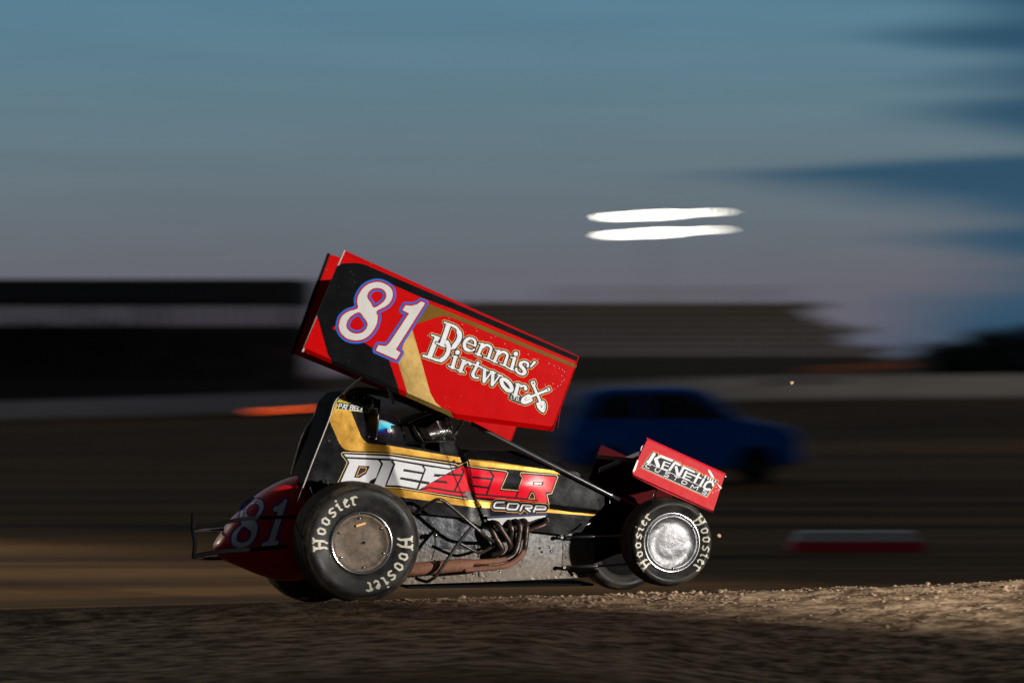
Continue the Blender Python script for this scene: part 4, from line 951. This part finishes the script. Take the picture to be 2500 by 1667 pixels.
# cockpit far side and cage
slab('cockpit_far_panel', [(820, 955), (800, 965), (784, 988), (770, 1020), (753, 1047), (738, 1085), (716, 1165), (760, 1185), (905, 1110), (880, 1060), (900, 975), (870, 950)], flat_map(1.12), 0.02, BLKD, CAR, 5, 20)
cage = MB()
tube_px(cage, [(815, 959), (784, 989), (768, 1022), (750, 1050), (735, 1087), (713, 1168)], 0.019, 1.16)
cage.build('cage_tube', BLKF, CAR, True)
for pts in ([(845, 958, 0.52), (880, 950, 0.52), (930, 957, 0.52), (1000, 978, 0.55), (1050, 1000, 0.55), (1085, 1027, 0.55), (1108, 1076, 0.55)],
            [(826, 962, 1.14), (870, 955, 1.14), (930, 962, 1.14), (1000, 985, 1.12), (1060, 1020, 1.12), (1085, 1080, 1.12)],
            [(926, 974, 0.53), (918, 1072, 0.53)], [(1091, 1050, 0.55), (1072, 1078, 0.56)], [(1007, 1036, 0.9), (1033, 1077, 0.9)],
            [(845, 958, 0.52), (820, 962, 1.14)], [(1050, 1000, 0.55), (1035, 1010, 1.12)],
            [(715, 1168, 1.16), (780, 1330, 1.1)], [(760, 1185, 0.6), (800, 1340, 0.65)]):
    mb = MB(); tube_px(mb, pts, 0.017 if len(pts) > 3 else 0.011); mb.build('cage_tube', BLKF, CAR, True)
mb = MB(); tube_px(mb, [(838, 961, 0.5), (862, 939, 0.45), (884, 921, 0.4)], 0.008, None, 8, 3); mb.build('wing_stay', mat('polished stay', (0.7, 0.66, 0.58, 1), 0.25, 0.8), CAR, True)
mb = MB(); tube_px(mb, [(1149, 1033, 0.40), (1300, 1111, 0.39), (1420, 1172, 0.39), (1512, 1219, 0.40)], 0.0165, None, 12, 3); mb.build('front_downtube', mat('gloss black tube', (0.10, 0.10, 0.105, 1), 0.24, 0.8, coat=0.6), CAR, True)
mb = MB(); tube_px(mb, [(1490, 1202, 0.55), (1530, 1222, 0.5), (1558, 1236, 0.45)], 0.006, None, 8, 3); mb.build('nose_trim', REDB, CAR, True)
mb = MB(); mb.tube([P(1487, 1209, 0.5), P(1489, 1228, 0.5)], 0.004); mb.build('nose_bracket', STEEL, CAR)
# seat and headrest
slab('seat', [(835, 1000), (875, 985), (900, 1000), (905, 1075), (940, 1100), (1000, 1120), (1000, 1150), (850, 1140)], flat_map(0.62), 0.42, BLKD, CAR, 5, 20)
# stone guard and visor
def guard(px0, px1, w):
    pass
gu = MB()
tl, tr_, br_, bl_ = (1007, 1036), (1092, 1008), (1110, 1076), (1034, 1079)
for a, c in ((tl, tr_), (tr_, br_), (br_, bl_), (bl_, tl)): gu.tube([P(*a, 0.50), P(*c, 0.50)], 0.006, 8)
gr = gu.build('rock_screen', BLKF, CAR, True)
mb = MB()
for k in range(15):
    f0 = 0.34 + 0.62 * k / 14
    a = np.array(tl) * (1 - f0) + np.array(tr_) * f0 + np.array([5, 14]); c = np.array(bl_) * (1 - f0 * 0.98) + np.array(br_) * f0 * 0.98
    mb.tube([P(a[0], a[1], 0.495), P(c[0], c[1], 0.495)], 0.0026, 6)
mb.build('screen_wires', STEEL, gr, True)
vz = [(997, 1034), (1012, 1025), (1026, 1019), (1053, 1011), (1090, 1003), (1094, 1018), (1060, 1030), (1043, 1046), (1020, 1042)]
vs = slab('visor', vz, flat_map(0.52), 0.5, BLKD, CAR, 4, 10)
mb = MB(); tube_px(mb, [(997, 1034), (1012, 1025.5), (1026, 1020), (1046, 1012), (1054, 1011)], 0.0035, 0.512, 8, 4); mb.build('visor_edge_highlight', mat('painted visor highlight', (0.7, 0.66, 0.56, 1), 0.35, 0.5), vs, True)  # pale tube paints the lit rim of the visor
slab('dash_cowl', [(1024, 1086), (1050, 1078), (1075, 1074), (1100, 1076), (1112, 1090), (1085, 1110), (1040, 1098)], flat_map(0.56), 0.5, BLKD, CAR, 4, 10)
# steering wheel
mb = MB(); c = P(1030, 1078, 0.82); ringp = []
ax1 = NV; ax2 = (UP * 0.75 - HV * 0.5).normalized()
for k in range(24):
    a = 2 * math.pi * k / 24; ringp.append(c + ax1 * (0.15 * math.cos(a)) + ax2 * (0.15 * math.sin(a)))
mb.tube(ringp, 0.013, 8, closed=True)
for a in (0.3, 2.8, 4.7): mb.tube([c, c + ax1 * (0.15 * math.cos(a)) + ax2 * (0.15 * math.sin(a))], 0.008, 6)
mb.build('steering_wheel', BLKD, CAR, True)

# ---- lower side panels
bl1 = slab('side_skirt', [(960, 1238), (1165, 1255), (1170, 1285), (1200, 1300), (1440, 1300), (1452, 1330), (1450, 1408), (1172, 1420), (990, 1426), (950, 1420)], flat_map(0.52), 0.60, BELLY, CAR, 5, 20)
fl = flat_map(0.52)
poly_decal('skirt_plate', Z(980, 1220, 7.125, [(260, 225), (1040, 205), (1280, 205), (1300, 240), (1335, 860), (760, 850), (590, 830), (600, 640), (320, 420), (260, 300)]), fl, 0.004, mat('dark scuffed plate', (0.028, 0.030, 0.036, 1), 0.35, 0.5, (0.10, 0.105, 0.12, 1), 18, 0.6, 0.15, 30, chips=(0.5, 0.48, 0.44, 1), chip_scale=45, chip_t=0.05, rvar=0.12), bl1, 2, 20)
decal('panel_seam', Art([('l', Z(980, 1220, 7.125, [(1290, 220), (1340, 850), (1345, 980)]), 2.2), ('l', Z(980, 1220, 7.125, [(590, 640), (585, 830), (540, 1040)]), 1.3), ('l', Z(980, 1220, 7.125, [(590, 832), (1335, 862)]), 1.1), ('l', [(1353, 1250), (1375, 1330), (1371, 1402)], 1.2), ('l', [(1169, 1386), (1170, 1408)], 2.0), ('l', [(1000, 1303), (1050, 1305)], 1.2)], 0.7, 3), 0, fl, 0.006, BLKD, bl1)
poly_decal('nose_plate', [(1300, 1262), (1345, 1256), (1446, 1270), (1442, 1290), (1380, 1305), (1300, 1296)], flat_map(0.44), 0.0, BLACK, bl1, 2, 20)
poly_decal('dull_plate', [(1291, 1301), (1349, 1308), (1371, 1312), (1375, 1384), (1371, 1404), (1180, 1416), (1200, 1395), (1270, 1385), (1287, 1340)], fl, 0.004, mat('dusty grey aluminium', (0.035, 0.035, 0.036, 1), 0.5, 0.3, (0.26, 0.255, 0.245, 1), 38, 0.4, 0.04, 90, detail=12, mud=(0.10, 0.072, 0.045, 1), mudz=(0.16, 0.36)), bl1, 2, 20)
mb = MB()
for (x, y) in Z(980, 1220, 7.125, [(672, 272), (1185, 275), (1287, 812), (575, 552), (585, 1360), (765, 1350), (1255, 1285)]) + [(1343, 1336), (1384, 1361), (1349, 1392), (1220, 1396), (1369, 1401), (1436, 1402)]:
    q = P(x, y, 0.515); mb.ball(q, 0.008, n=5)
mb.build('rivets', STEEL, bl1, True)
mb = MB(); mb.box(P(1200, 1424, 0.85), HV * 0.68, NV * 0.30, UP * 0.008); mb.build('belly_pan', BLKD, CAR)

# ---- nerf bar on the near side
mb = MB(); tube_px(mb, [(1016, 1250, 0.40), (1030, 1241, 0.30), (1056, 1224, 0.22), (1068, 1219, 0.20), (1082, 1222, 0.20), (1102, 1237, 0.20), (1155.6, 1283, 0.20), (1188, 1311, 0.24), (1206, 1322, 0.42)], 0.013); nb = mb.build('nerf_bar', BLKF, CAR, True)
mb = MB(); tube_px(mb, [(1153, 1284, 0.20), (1120, 1324, 0.20), (1070, 1398, 0.20), (1056, 1412, 0.22), (1040, 1419, 0.28), (1016, 1411, 0.42)], 0.012); mb.build('brace', BLKF, nb, True)
mb = MB(); tube_px(mb, [(1120, 1324, 0.30), (1160, 1345, 0.32), (1176, 1348, 0.36), (1205, 1332, 0.46)], 0.011); mb.build('brace', BLKF, nb, True)
mb = MB(); tube_px(mb, [(1062, 1305, 0.45), (1064, 1306, 0.40)], 0.016, None, 14, 1); mb.build('rod_end', STEEL, nb, True)
# ---- exhaust
zx = lambda pts, w: [(1150 + x / 9.225, 1230 + y / 9.225, w_) for (x, y), w_ in zip(pts, w if isinstance(w, list) else [w] * len(pts))]
fl_ = slab('exhaust_flange', Z(1150, 1230, 9.225, [(350, 330), (1680, 255), (1690, 285), (1500, 330), (1310, 400), (1260, 350), (1150, 340), (900, 360), (760, 400), (700, 480), (640, 400), (560, 370), (400, 372)]), flat_map(0.42), 0.03, STEEL, CAR, 2, 10)
mb = MB(); mb.box(P(1262, 1258, 0.41), (P(1335, 1254, 0.41) - P(1188, 1263, 0.41)) / 2, NV * 0.012, UP * 0.008); mb.build('flange_rail', mat('dark blued steel', (0.06, 0.065, 0.11, 1), 0.25, 0.9), fl_)
def pipe(pts, w, r, m, nm='header_pipe', par=None):
    mb = MB(); tube_px(mb, zx(pts, w), r, None, 14, 6); return mb.build(nm, m, par or CAR, True)
ex = pipe([(430, 400), (560, 430), (640, 500), (740, 650), (860, 850), (890, 1000), (800, 1150), (640, 1230)], [.46, .36, .34, .34, .34, .36, .38, .38], 0.0195, HEAD)
pipe([(430, 440), (470, 560), (560, 760), (660, 920), (700, 1020), (600, 1110), (480, 1160)], [.46, .40, .39, .39, .40, .42, .44], 0.023, HEAD)
pipe([(820, 380), (880, 480), (930, 600), (930, 800), (930, 1000), (870, 1150), (700, 1250)], [.46, .39, .38, .38, .38, .38, .36], 0.026, HEAD)
pipe([(960, 380), (1060, 420), (1110, 520), (1095, 700), (1060, 900), (1000, 1100), (900, 1190), (780, 1240)], [.46, .35, .33, .33, .33, .32, .31, .30], 0.022, HEAD)
pipe([(1150, 360), (1230, 400), (1260, 500), (1245, 700), (1225, 900), (1190, 1060), (1110, 1170)], [.46, .34, .31, .30, .30, .28, .27], 0.019, HEAD)
pipe([(1680, 320), (1690, 420), (1600, 490), (1400, 560), (1200, 640), (1150, 780)], [.46, .36, .34, .34, .35, .37], 0.019, HEAD)
pipe([(1190, 1060), (1100, 1195), (960, 1300), (820, 1375), (600, 1420), (200, 1455), (-150, 1480)], [.28, .265, .26, .25, .25, .26, .27], 0.020, RUST)
pipe([(800, 1235), (640, 1270), (400, 1295), (100, 1310), (-150, 1325)], [.30, .29, .28, .28, .28], 0.0205, RUST)
mb = MB(); tube_px(mb, [(1150, 1380, .30), (1126, 1379, .29), (1080, 1383, .29), (1020, 1388, .30), (960, 1393, .34), (900, 1396, .42)], [0.044, 0.046, 0.047, 0.047, 0.046], None, 20, 4); col_ = mb.build('exhaust_collector', RUST, CAR, True)
mb = MB(); tube_px(mb, [(1060, 1366, .245), (1064, 1376, .24), (1058, 1390, .24), (1048, 1403, .25)], 0.007, None, 8, 4); mb.build('hanger_strap', BLKD, col_, True)
# ---- front suspension rods
for (a, c, r) in (((1370, 1311, .46), (1452, 1309, .30), .0085), ((1376, 1384, .46), (1460, 1381, .30), .012), ((1372, 1309, .47), (1442, 1276, .36), .006), ((1452, 1309, .30), (1600, 1305, .22), .0085), ((1460, 1381, .30), (1610, 1372, .22), .0085)):
    mb = MB(); mb.tube([P(*a), P(*c)], r, 10); rd_ = mb.build('radius_rod', MATS['gloss black tube'], CAR, True)
for (x, y, w) in ((1370, 1311, .455), (1376, 1384, .455)):
    mb = MB(); q = P(x, y, w); mb.tube([q, q - NV * 0.02], 0.015, 16); re_ = mb.build('rod_end', BLKF, CAR, True)
    mb = MB(); mb.tube([q - NV * 0.021, q - NV * 0.026], 0.009, 12); mb.tube([q - NV * 0.0262, q - NV * 0.028], 0.004, 8, 1); mb.build('bolt', [STEEL, BLKD], re_)
mb = MB(); tube_px(mb, [(1395, 1392, .5), (1430, 1396, .4), (1460, 1394, .3)], 0.012); mb.build('steering_arm', BLKD, CAR, True)
# shock absorber by the rear wheel and small bracket
mb = MB(); mb.tube([P(797, 1170, 0.5), P(800, 1195, 0.5)], 0.011, 10); mb.build('shock_top', BLKF, CAR, True)
mb = MB(); mb.tube([P(985, 1240, 0.45), P(1010, 1330, 0.45)], 0.025, 12); mb.build('shock_absorber', BLKD, CAR, True)

# ---- tail tank
TANK = catmull([(744, 1161), (715, 1163.5), (675, 1179), (632, 1205), (598, 1236), (563, 1269), (546, 1293), (530.6, 1315), (522, 1332), (523.5, 1345), (542.7, 1364), (597.8, 1389), (639, 1405), (700, 1418), (770, 1400), (800, 1320), (790, 1200)], 5, True)
TC = (665, 1300)
tang = np.array([math.atan2(y - TC[1], x - TC[0]) for x, y in TANK]); trad = np.array([math.hypot(x - TC[0], y - TC[1]) for x, y in TANK])
oi = np.argsort(tang); tang = tang[oi]; trad = trad[oi]
tang = np.concatenate([tang - 2 * math.pi, tang, tang + 2 * math.pi]); trad = np.tile(trad, 3)
def tank_w(x, y):
    a = np.arctan2(y - TC[1], x - TC[0]); r = np.hypot(x - TC[0], y - TC[1]); t = np.clip(r / np.interp(a, tang, trad), 0, 1)
    return 0.98 - 0.26 * np.sqrt(np.clip(1 - t ** 5, 0, 1))
mb = MB(); nt_ = 22; out = np.array(TANK); kk = len(out)
for side in (0, 1):
    v = []; 
    for i in range(nt_ + 1):
        t = 1 - (1 - i / nt_) ** 2 if i < nt_ else 1.0
        q = np.array(TC) + (out - np.array(TC)) * t
        w = 0.98 - 0.26 * math.sqrt(max(0, 1 - t ** 5))
        pp = PA(q[:, 0], q[:, 1], np.full(kk, w))
        if side: pp = PA(q[:, 0], q[:, 1], np.full(kk, 0.98)) + np.array(NV) * (0.98 - w)
        v.append(pp)
    v = np.vstack(v); f = []
    for i in range(nt_):
        for j in range(kk):
            g = (i * kk + j, i * kk + (j + 1) % kk, (i + 1) * kk + (j + 1) % kk, (i + 1) * kk + j); f.append(g if not side else g[::-1])
    mb.add(v, f)
tank = mb.build('tail_tank', mat('red tail tank', (0.60, 0.006, 0.010, 1), 0.35, 0, (0.50, 0.008, 0.014, 1), 6, 0.5, coat=0.05, spec=0.3, bump=0.06, bscale=8), CAR, True)
A3 = np.array([[920.2, 725.8, 1], [872.7, 790, 1], [1033, 738, 1]]); B3 = np.array([[617.6, 1246.4], [596, 1305], [697.6, 1219]])
AF = np.linalg.solve(A3, B3)
number81(fn_map(tank_w), tank, lambda p: [tuple(np.array([x, y, 1]) @ AF) for x, y in p], (5.0, 2.4), 1.2, mat('white vinyl tinted for shade', (0.66, 0.70, 0.84, 1), 0.5), (0.0035, 0.005, 0.0065))  # white number tinted blue grey, its shade put into the colour
# ---- rear bumper
mb = MB(); tube_px(mb, [(472, 1252, 0.50), (472, 1296, 0.50), (476, 1325, 0.50), (473, 1357, 0.50)], 0.016); rb = mb.build('rear_bumper', BLKD, CAR, True)
mb = MB(); tube_px(mb, [(474, 1290, 0.50), (520, 1281, 0.48), (563, 1272, 0.46), (615, 1264.5, 0.46), (720, 1261, 0.5)], 0.013); mb.build('bumper_rail', BLKD, rb, True)
mb = MB(); tube_px(mb, [(470, 1359, 0.50), (494, 1353, 0.49), (540, 1346, 0.46), (606, 1341, 0.46), (700, 1333, 0.5)], 0.016); mb.build('bumper_rail', BLKD, rb, True)
mb = MB(); tube_px(mb, [(474, 1296, 0.50), (520, 1293, 0.9), (560, 1290, 1.1)], 0.012); tube_px(mb, [(472, 1359, 0.50), (500, 1362, 0.9), (560, 1362, 1.1)], 0.014); mb.build('bumper_rail', BLKF, rb, True)

# ---- front wing
FN = [(1580, 1073), (1770, 1160), (1741.6, 1247), (1622, 1193), (1546, 1158), (1544, 1150)]
ff = flat_map(-0.02)
fw = slab('front_wing_side_panel', FN, ff, 0.010, REDF, CAR, 4, 40); fw['label'] = 'scuffed near side panel of the nose wing with sponsor lettering'
def lip2(a, c, w0, w1, m, par):
    mb = MB(); v = [P(*q, w0) for q in a] + [P(*q, w1) for q in c[::-1]]; k = len(v)
    mb.add(v + [q + NV * 0.008 for q in v], [tuple(range(k)), tuple(range(k, 2 * k))[::-1]] + [(i, (i + 1) % k, (i + 1) % k + k, i + k) for i in range(k)]); mb.build('edge_lip', m, par)
lip2([(1580, 1073), (1770, 1160)], [(1578.5, 1067.5), (1772.5, 1155.5)], -0.02, 0.01, REDB, fw)
lip2([(1546, 1158), (1622, 1193), (1741.6, 1247)], [(1545, 1162), (1622, 1199), (1741, 1251)], -0.02, 0.0, REDB, fw)
zk = lambda pts: Z(1540, 1080, 9.8, pts)
kout = zk([(530, 215), (655, 262), (640, 330), (700, 300), (1185, 490), (1210, 610), (1260, 545), (1575, 665), (1560, 745), (1625, 705), (1705, 755), (1700, 815), (1765, 775), (2090, 915), (2000, 1010), (1820, 1300), (255, 598), (385, 410)])
ak = Art([('p', kout)], 0.8, 5)
decal('lettering_outline', ak, 1.6, ff, 0.0015, ORNG, fw); decal('lettering_backing', ak, 0.4, ff, 0.003, BLKV, fw)
def K(w, *p): return ('l', zk(p), w / 9.8)
ken = [K(80, (555, 275), (430, 470)), K(60, (590, 390), (720, 325), (985, 430)), K(86, (600, 400), (655, 560)), K(26, (800, 455), (945, 505)), K(50, (800, 470), (745, 620)), K(26, (790, 530), (900, 570)), K(30, (740, 620), (880, 660)),
       K(60, (1045, 490), (930, 650)), K(60, (1060, 480), (1165, 530)), K(66, (1085, 590), (1120, 750)), K(62, (1270, 590), (1165, 780)), K(52, (1270, 590), (1520, 700)), K(56, (1330, 700), (1260, 840)), K(34, (1350, 720), (1490, 775)), K(28, (1310, 790), (1440, 835)), K(34, (1250, 845), (1395, 900)),
       K(56, (1635, 745), (1530, 940)), K(36, (1495, 780), (1680, 850)), K(54, (1745, 880), (1660, 1030)), K(46, (1790, 805), (1775, 830)), K(34, (1860, 840), (1845, 870)), K(34, (1915, 862), (1900, 892)), K(34, (1968, 885), (1952, 915)), K(34, (2030, 910), (2015, 940)),
       ('l', catmull(zk([(1965, 1020), (1965, 965), (1890, 930), (1810, 965), (1760, 1055), (1790, 1110), (1890, 1120)]), 4), 5.4),
       K(12, (375, 470), (1905, 1140)), K(12, (272, 592), (1812, 1284)), K(12, (375, 470), (272, 592)), K(12, (1905, 1140), (1812, 1284)), ('p', zk([(385, 420), (480, 455), (460, 500), (375, 465)]))]
cu = [K(20, (478, 548), (400, 515), (355, 560), (370, 590), (435, 615)), K(20, (610, 600), (575, 665), (600, 690), (655, 710), (710, 655)), K(20, (930, 740), (850, 710), (830, 740), (905, 790), (885, 825), (795, 785)),
      K(20, (1045, 795), (1150, 840)), K(20, (1098, 820), (1050, 895)), ('lc', zk([(1255, 905), (1345, 945), (1330, 990), (1295, 1000), (1215, 970), (1225, 925)]), 2.1), K(20, (1430, 1080), (1475, 1005), (1510, 1080), (1620, 1055), (1580, 1135)), K(20, (1840, 1150), (1760, 1120), (1735, 1150), (1815, 1195), (1790, 1235), (1705, 1195))]
decal('lettering', Art(ken + cu, 0.7, 4), 0, ff, 0.0045, WHT, fw)
for shp_ in ([('p', [(1566, 1090), (1570, 1086), (1560, 1112), (1563, 1104)]), ('p', [(1545, 1150), (1556, 1122), (1559, 1124), (1552, 1146), (1548, 1152)]), ('p', zk([(1850, 640), (1900, 670), (1980, 800), (2000, 860), (1930, 820), (1860, 700)])), ('p', zk([(2060, 970), (2180, 1080), (2150, 1110), (2080, 1010)])), ('c', *zk([(2105, 1130)])[0], 1.2), ('c', *zk([(2040, 1155)])[0], 1.0), ('c', *zk([(1965, 1195)])[0], 1.2), ('c', *zk([(2040, 1065)])[0], 0.9), ('c', *zk([(2270, 810)])[0], 1.6)]):
    decal('bare_scrape', Art([shp_], 0.7, 2), 0, ff, 0.0015, mat('bare scraped aluminium', (0.66, 0.50, 0.50, 1), 0.45, 0.2), fw)
fm2 = [(1468, 1085), (1655, 1170), (1628, 1256), (1520, 1212), (1436, 1170)]
SHADERED = mat('red with shade painted in', (0.055, 0.002, 0.004, 1), 0.8, spec=0.1)  # shade on the far nose wing and foil put into the colour
fw2 = slab('front_wing_side_panel', fm2, flat_map(1.28), 0.010, SHADERED, CAR, 5, 40); fw2['label'] = 'far side panel of the nose wing, coloured dark for shade'
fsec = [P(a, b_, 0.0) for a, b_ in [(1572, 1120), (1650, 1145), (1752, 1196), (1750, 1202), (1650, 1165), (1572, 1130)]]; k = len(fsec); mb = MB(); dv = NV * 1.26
mb.add(fsec + [q + dv for q in fsec], [(i, (i + 1) % k, (i + 1) % k + k, i + k) for i in range(k)] + [tuple(range(k))[::-1], tuple(range(k, 2 * k))]); mb.build('front_wing_foil', SHADERED, CAR)
mb = MB(); a, c = P(1463, 1148, 0.75), P(1560, 1106, 0.55); dd_ = (c - a); mb.box((a + c) / 2, dd_ / 2, UP * 0.014, NV * 0.006); mb.build('wing_strut', SILV, CAR)
mb = MB(); mb.tube([P(1602, 1195, 0.3), P(1590, 1240, 0.4)], 0.008); mb.build('wing_strut', STEEL, CAR, True)
slab('nose_box', [(1380, 1165), (1470, 1180), (1550, 1215), (1575, 1260), (1560, 1330), (1440, 1380), (1400, 1300)], flat_map(0.62), 0.45, BLKD, CAR, 6, 20)

# ------------------------------------------------------------------ driver
SUIT = mat('black racing suit', (0.012, 0.012, 0.014, 1), 0.8); SKIN = mat('skin', (0.45, 0.27, 0.19, 1), 0.55)
hc = P(934, 1053, 0.68)
DR = empty('person', (hc.x, hc.y, hc.z - 0.75), 'driver in a blue and purple helmet with a black visor, seated in the cockpit', 'person')
def skinned(name, joints, edges, radii, m, parent, root=0):
    me = bpy.data.meshes.new(name); b0 = base_of(parent)
    me.from_pydata([tuple(np.array(j) - b0) for j in joints], edges, []); me.materials.append(m)
    o = bpy.data.objects.new(name, me); COL.objects.link(o); o.parent = parent
    o.modifiers.new('skin', 'SKIN'); sv = me.skin_vertices[0].data
    for i, r in enumerate(radii): sv[i].radius = (r, r)
    sv[root].use_root = True
    s2 = o.modifiers.new('sub', 'SUBSURF'); s2.levels = 2; s2.render_levels = 2
    return o
def L3(f, w, z): return tuple(hc + HV * f + NV * (w * 0.72 + (0.11 if z < -0.05 else 0)) + UP * z)
J = [L3(-0.02, 0, -0.70), L3(-0.06, 0, -0.50), L3(-0.06, 0, -0.28), L3(-0.01, 0, -0.15), L3(0.0, 0, -0.02), L3(0.0, 0, 0.07),
     L3(-0.05, -0.19, -0.24), L3(0.10, -0.24, -0.44), L3(0.28, -0.13, -0.30), L3(-0.05, 0.19, -0.24), L3(0.10, 0.24, -0.44), L3(0.28, 0.13, -0.30),
     L3(0.02, -0.10, -0.72), L3(0.45, -0.12, -0.55), L3(0.80, -0.10, -0.78), L3(0.02, 0.10, -0.72), L3(0.45, 0.12, -0.55), L3(0.80, 0.10, -0.78)]
E = [(0, 1), (1, 2), (2, 3), (3, 4), (4, 5), (2, 6), (6, 7), (7, 8), (2, 9), (9, 10), (10, 11), (0, 12), (12, 13), (13, 14), (0, 15), (15, 16), (16, 17)]
Rr = [.13, .13, .15, .06, .085, .075, .07, .05, .035, .07, .05, .035, .09, .065, .045, .09, .065, .045]
skinned('body', J, E, Rr, SUIT, DR)
for sgn_ in (-1, 1):
    pj = [L3(0.28, 0.13 * sgn_, -0.30), L3(0.33, 0.135 * sgn_, -0.27)]; ed = [(0, 1)]; rr = [.030, .034]
    for fi in range(4):
        b0 = len(pj); off = (fi - 1.5) * 0.018
        pj += [L3(0.365, 0.135 * sgn_ + off * 0.3, -0.262 + off), L3(0.385, 0.120 * sgn_, -0.255 + off), L3(0.370, 0.105 * sgn_, -0.25 + off)]; ed += [(1, b0), (b0, b0 + 1), (b0 + 1, b0 + 2)]; rr += [.011, .010, .009]
    b0 = len(pj); pj += [L3(0.34, 0.10 * sgn_, -0.245), L3(0.36, 0.085 * sgn_, -0.24)]; ed += [(1, b0), (b0, b0 + 1)]; rr += [.013, .010]
    skinned('glove', pj, ed, rr, BLKD, DR)
HEL = bpy.data.materials.new('helmet paint'); HEL.use_nodes = True; t = HEL.node_tree; n_ = t.nodes; l_ = t.links; b = n_['Principled BSDF']; b.inputs['Roughness'].default_value = 0.2; b.inputs['Coat Weight'].default_value = 0.5
co = n_.new('ShaderNodeTexCoord'); se = n_.new('ShaderNodeSeparateXYZ'); l_.new(co.outputs['Object'], se.inputs[0])
no = n_.new('ShaderNodeTexNoise'); no.inputs['Scale'].default_value = 26; no.inputs['Detail'].default_value = 5; l_.new(co.outputs['Object'], no.inputs['Vector'])
ad = n_.new('ShaderNodeMath'); ad.operation = 'MULTIPLY_ADD'; l_.new(no.outputs[0], ad.inputs[0]); ad.inputs[1].default_value = 0.06; l_.new(se.outputs[2], ad.inputs[2])
cr_ = n_.new('ShaderNodeValToRGB'); mr = n_.new('ShaderNodeMapRange'); mr.inputs['From Min'].default_value = 0.75 - 0.10 + 0.03; mr.inputs['From Max'].default_value = 0.75 + 0.15 + 0.03
l_.new(ad.outputs[0], mr.inputs[0]); l_.new(mr.outputs[0], cr_.inputs[0])
for e, (p_, c_) in zip([cr_.color_ramp.elements[0], cr_.color_ramp.elements[1]] + [cr_.color_ramp.elements.new(q) for q in (0.3, 0.5, 0.58, 0.8)], [(0.0, (0.01, 0.01, 0.012, 1)), (1.0, (0.01, 0.40, 0.70, 1)), (0.30, (0.012, 0.012, 0.015, 1)), (0.40, (0.04, 0.01, 0.16, 1)), (0.46, (0.01, 0.06, 0.42, 1)), (0.52, (0.02, 0.60, 0.80, 1))]):
    e.position = p_; e.color = c_
l_.new(cr_.outputs[0], b.inputs['Base Color'])
# helmet shell: ellipsoid with a chin bar
v = []; f = []; nn = 28
for i in range(nn + 1):
    th = math.pi * i / nn
    for j in range(48):
        ph = 2 * math.pi * j / 48; dx = math.sin(th) * math.cos(ph); dyy = math.sin(th) * math.sin(ph); dz = math.cos(th)
        rx = 0.128; chin = max(0, dx) * max(0, -dz + 0.15)
        p_ = hc + HV * (dx * (rx + 0.06 * chin) + 0.012) + NV * (dyy * 0.118) + UP * (dz * 0.138)
        if dz < -0.72: p_ = Vector((p_.x, p_.y, hc.z - 0.72 * 0.138))
        v.append(p_)
for i in range(nn):
    for j in range(48): f.append((i * 48 + j, i * 48 + (j + 1) % 48, (i + 1) * 48 + (j + 1) % 48, (i + 1) * 48 + j))
hel = mk('helmet', v, f, HEL, DR, True)
v = []; f = []
for i in range(9):
    el_ = -0.30 + 0.62 * i / 8
    for j in range(25):
        ph = -1.35 + 2.7 * j / 24; c_ = math.cos(el_)
        chin = max(0, math.cos(ph) * c_) * max(0, -math.sin(el_) + 0.15)
        v.append(hc + HV * (c_ * math.cos(ph) * (0.133 + 0.06 * chin) + 0.012) + NV * (c_ * math.sin(ph) * 0.123) + UP * (math.sin(el_) * 0.143))
for i in range(8):
    for j in range(24): f.append((i * 25 + j, i * 25 + j + 1, (i + 1) * 25 + j + 1, (i + 1) * 25 + j))
mk('visor', v, f, CARBON, hel, True)
# chin piece / hose and visor pivot
mb = MB(); mb.box(hc + HV * 0.125 - UP * 0.055, HV * 0.028, NV * 0.06, UP * 0.035); mb.build('chin_vent', BLKD, hel)
q = hc - NV * 0.121 + HV * 0.02 + UP * 0.01; mb = MB(); mb.tube([q, q - NV * 0.008], 0.014, 12); mb.build('visor_pivot', STEEL, hel)
# head restraint collar
mb = MB(); mb.box(hc - HV * 0.06 - UP * 0.135, HV * 0.09, NV * 0.13, UP * 0.02); mb.build('neck_restraint', BLKD, DR)
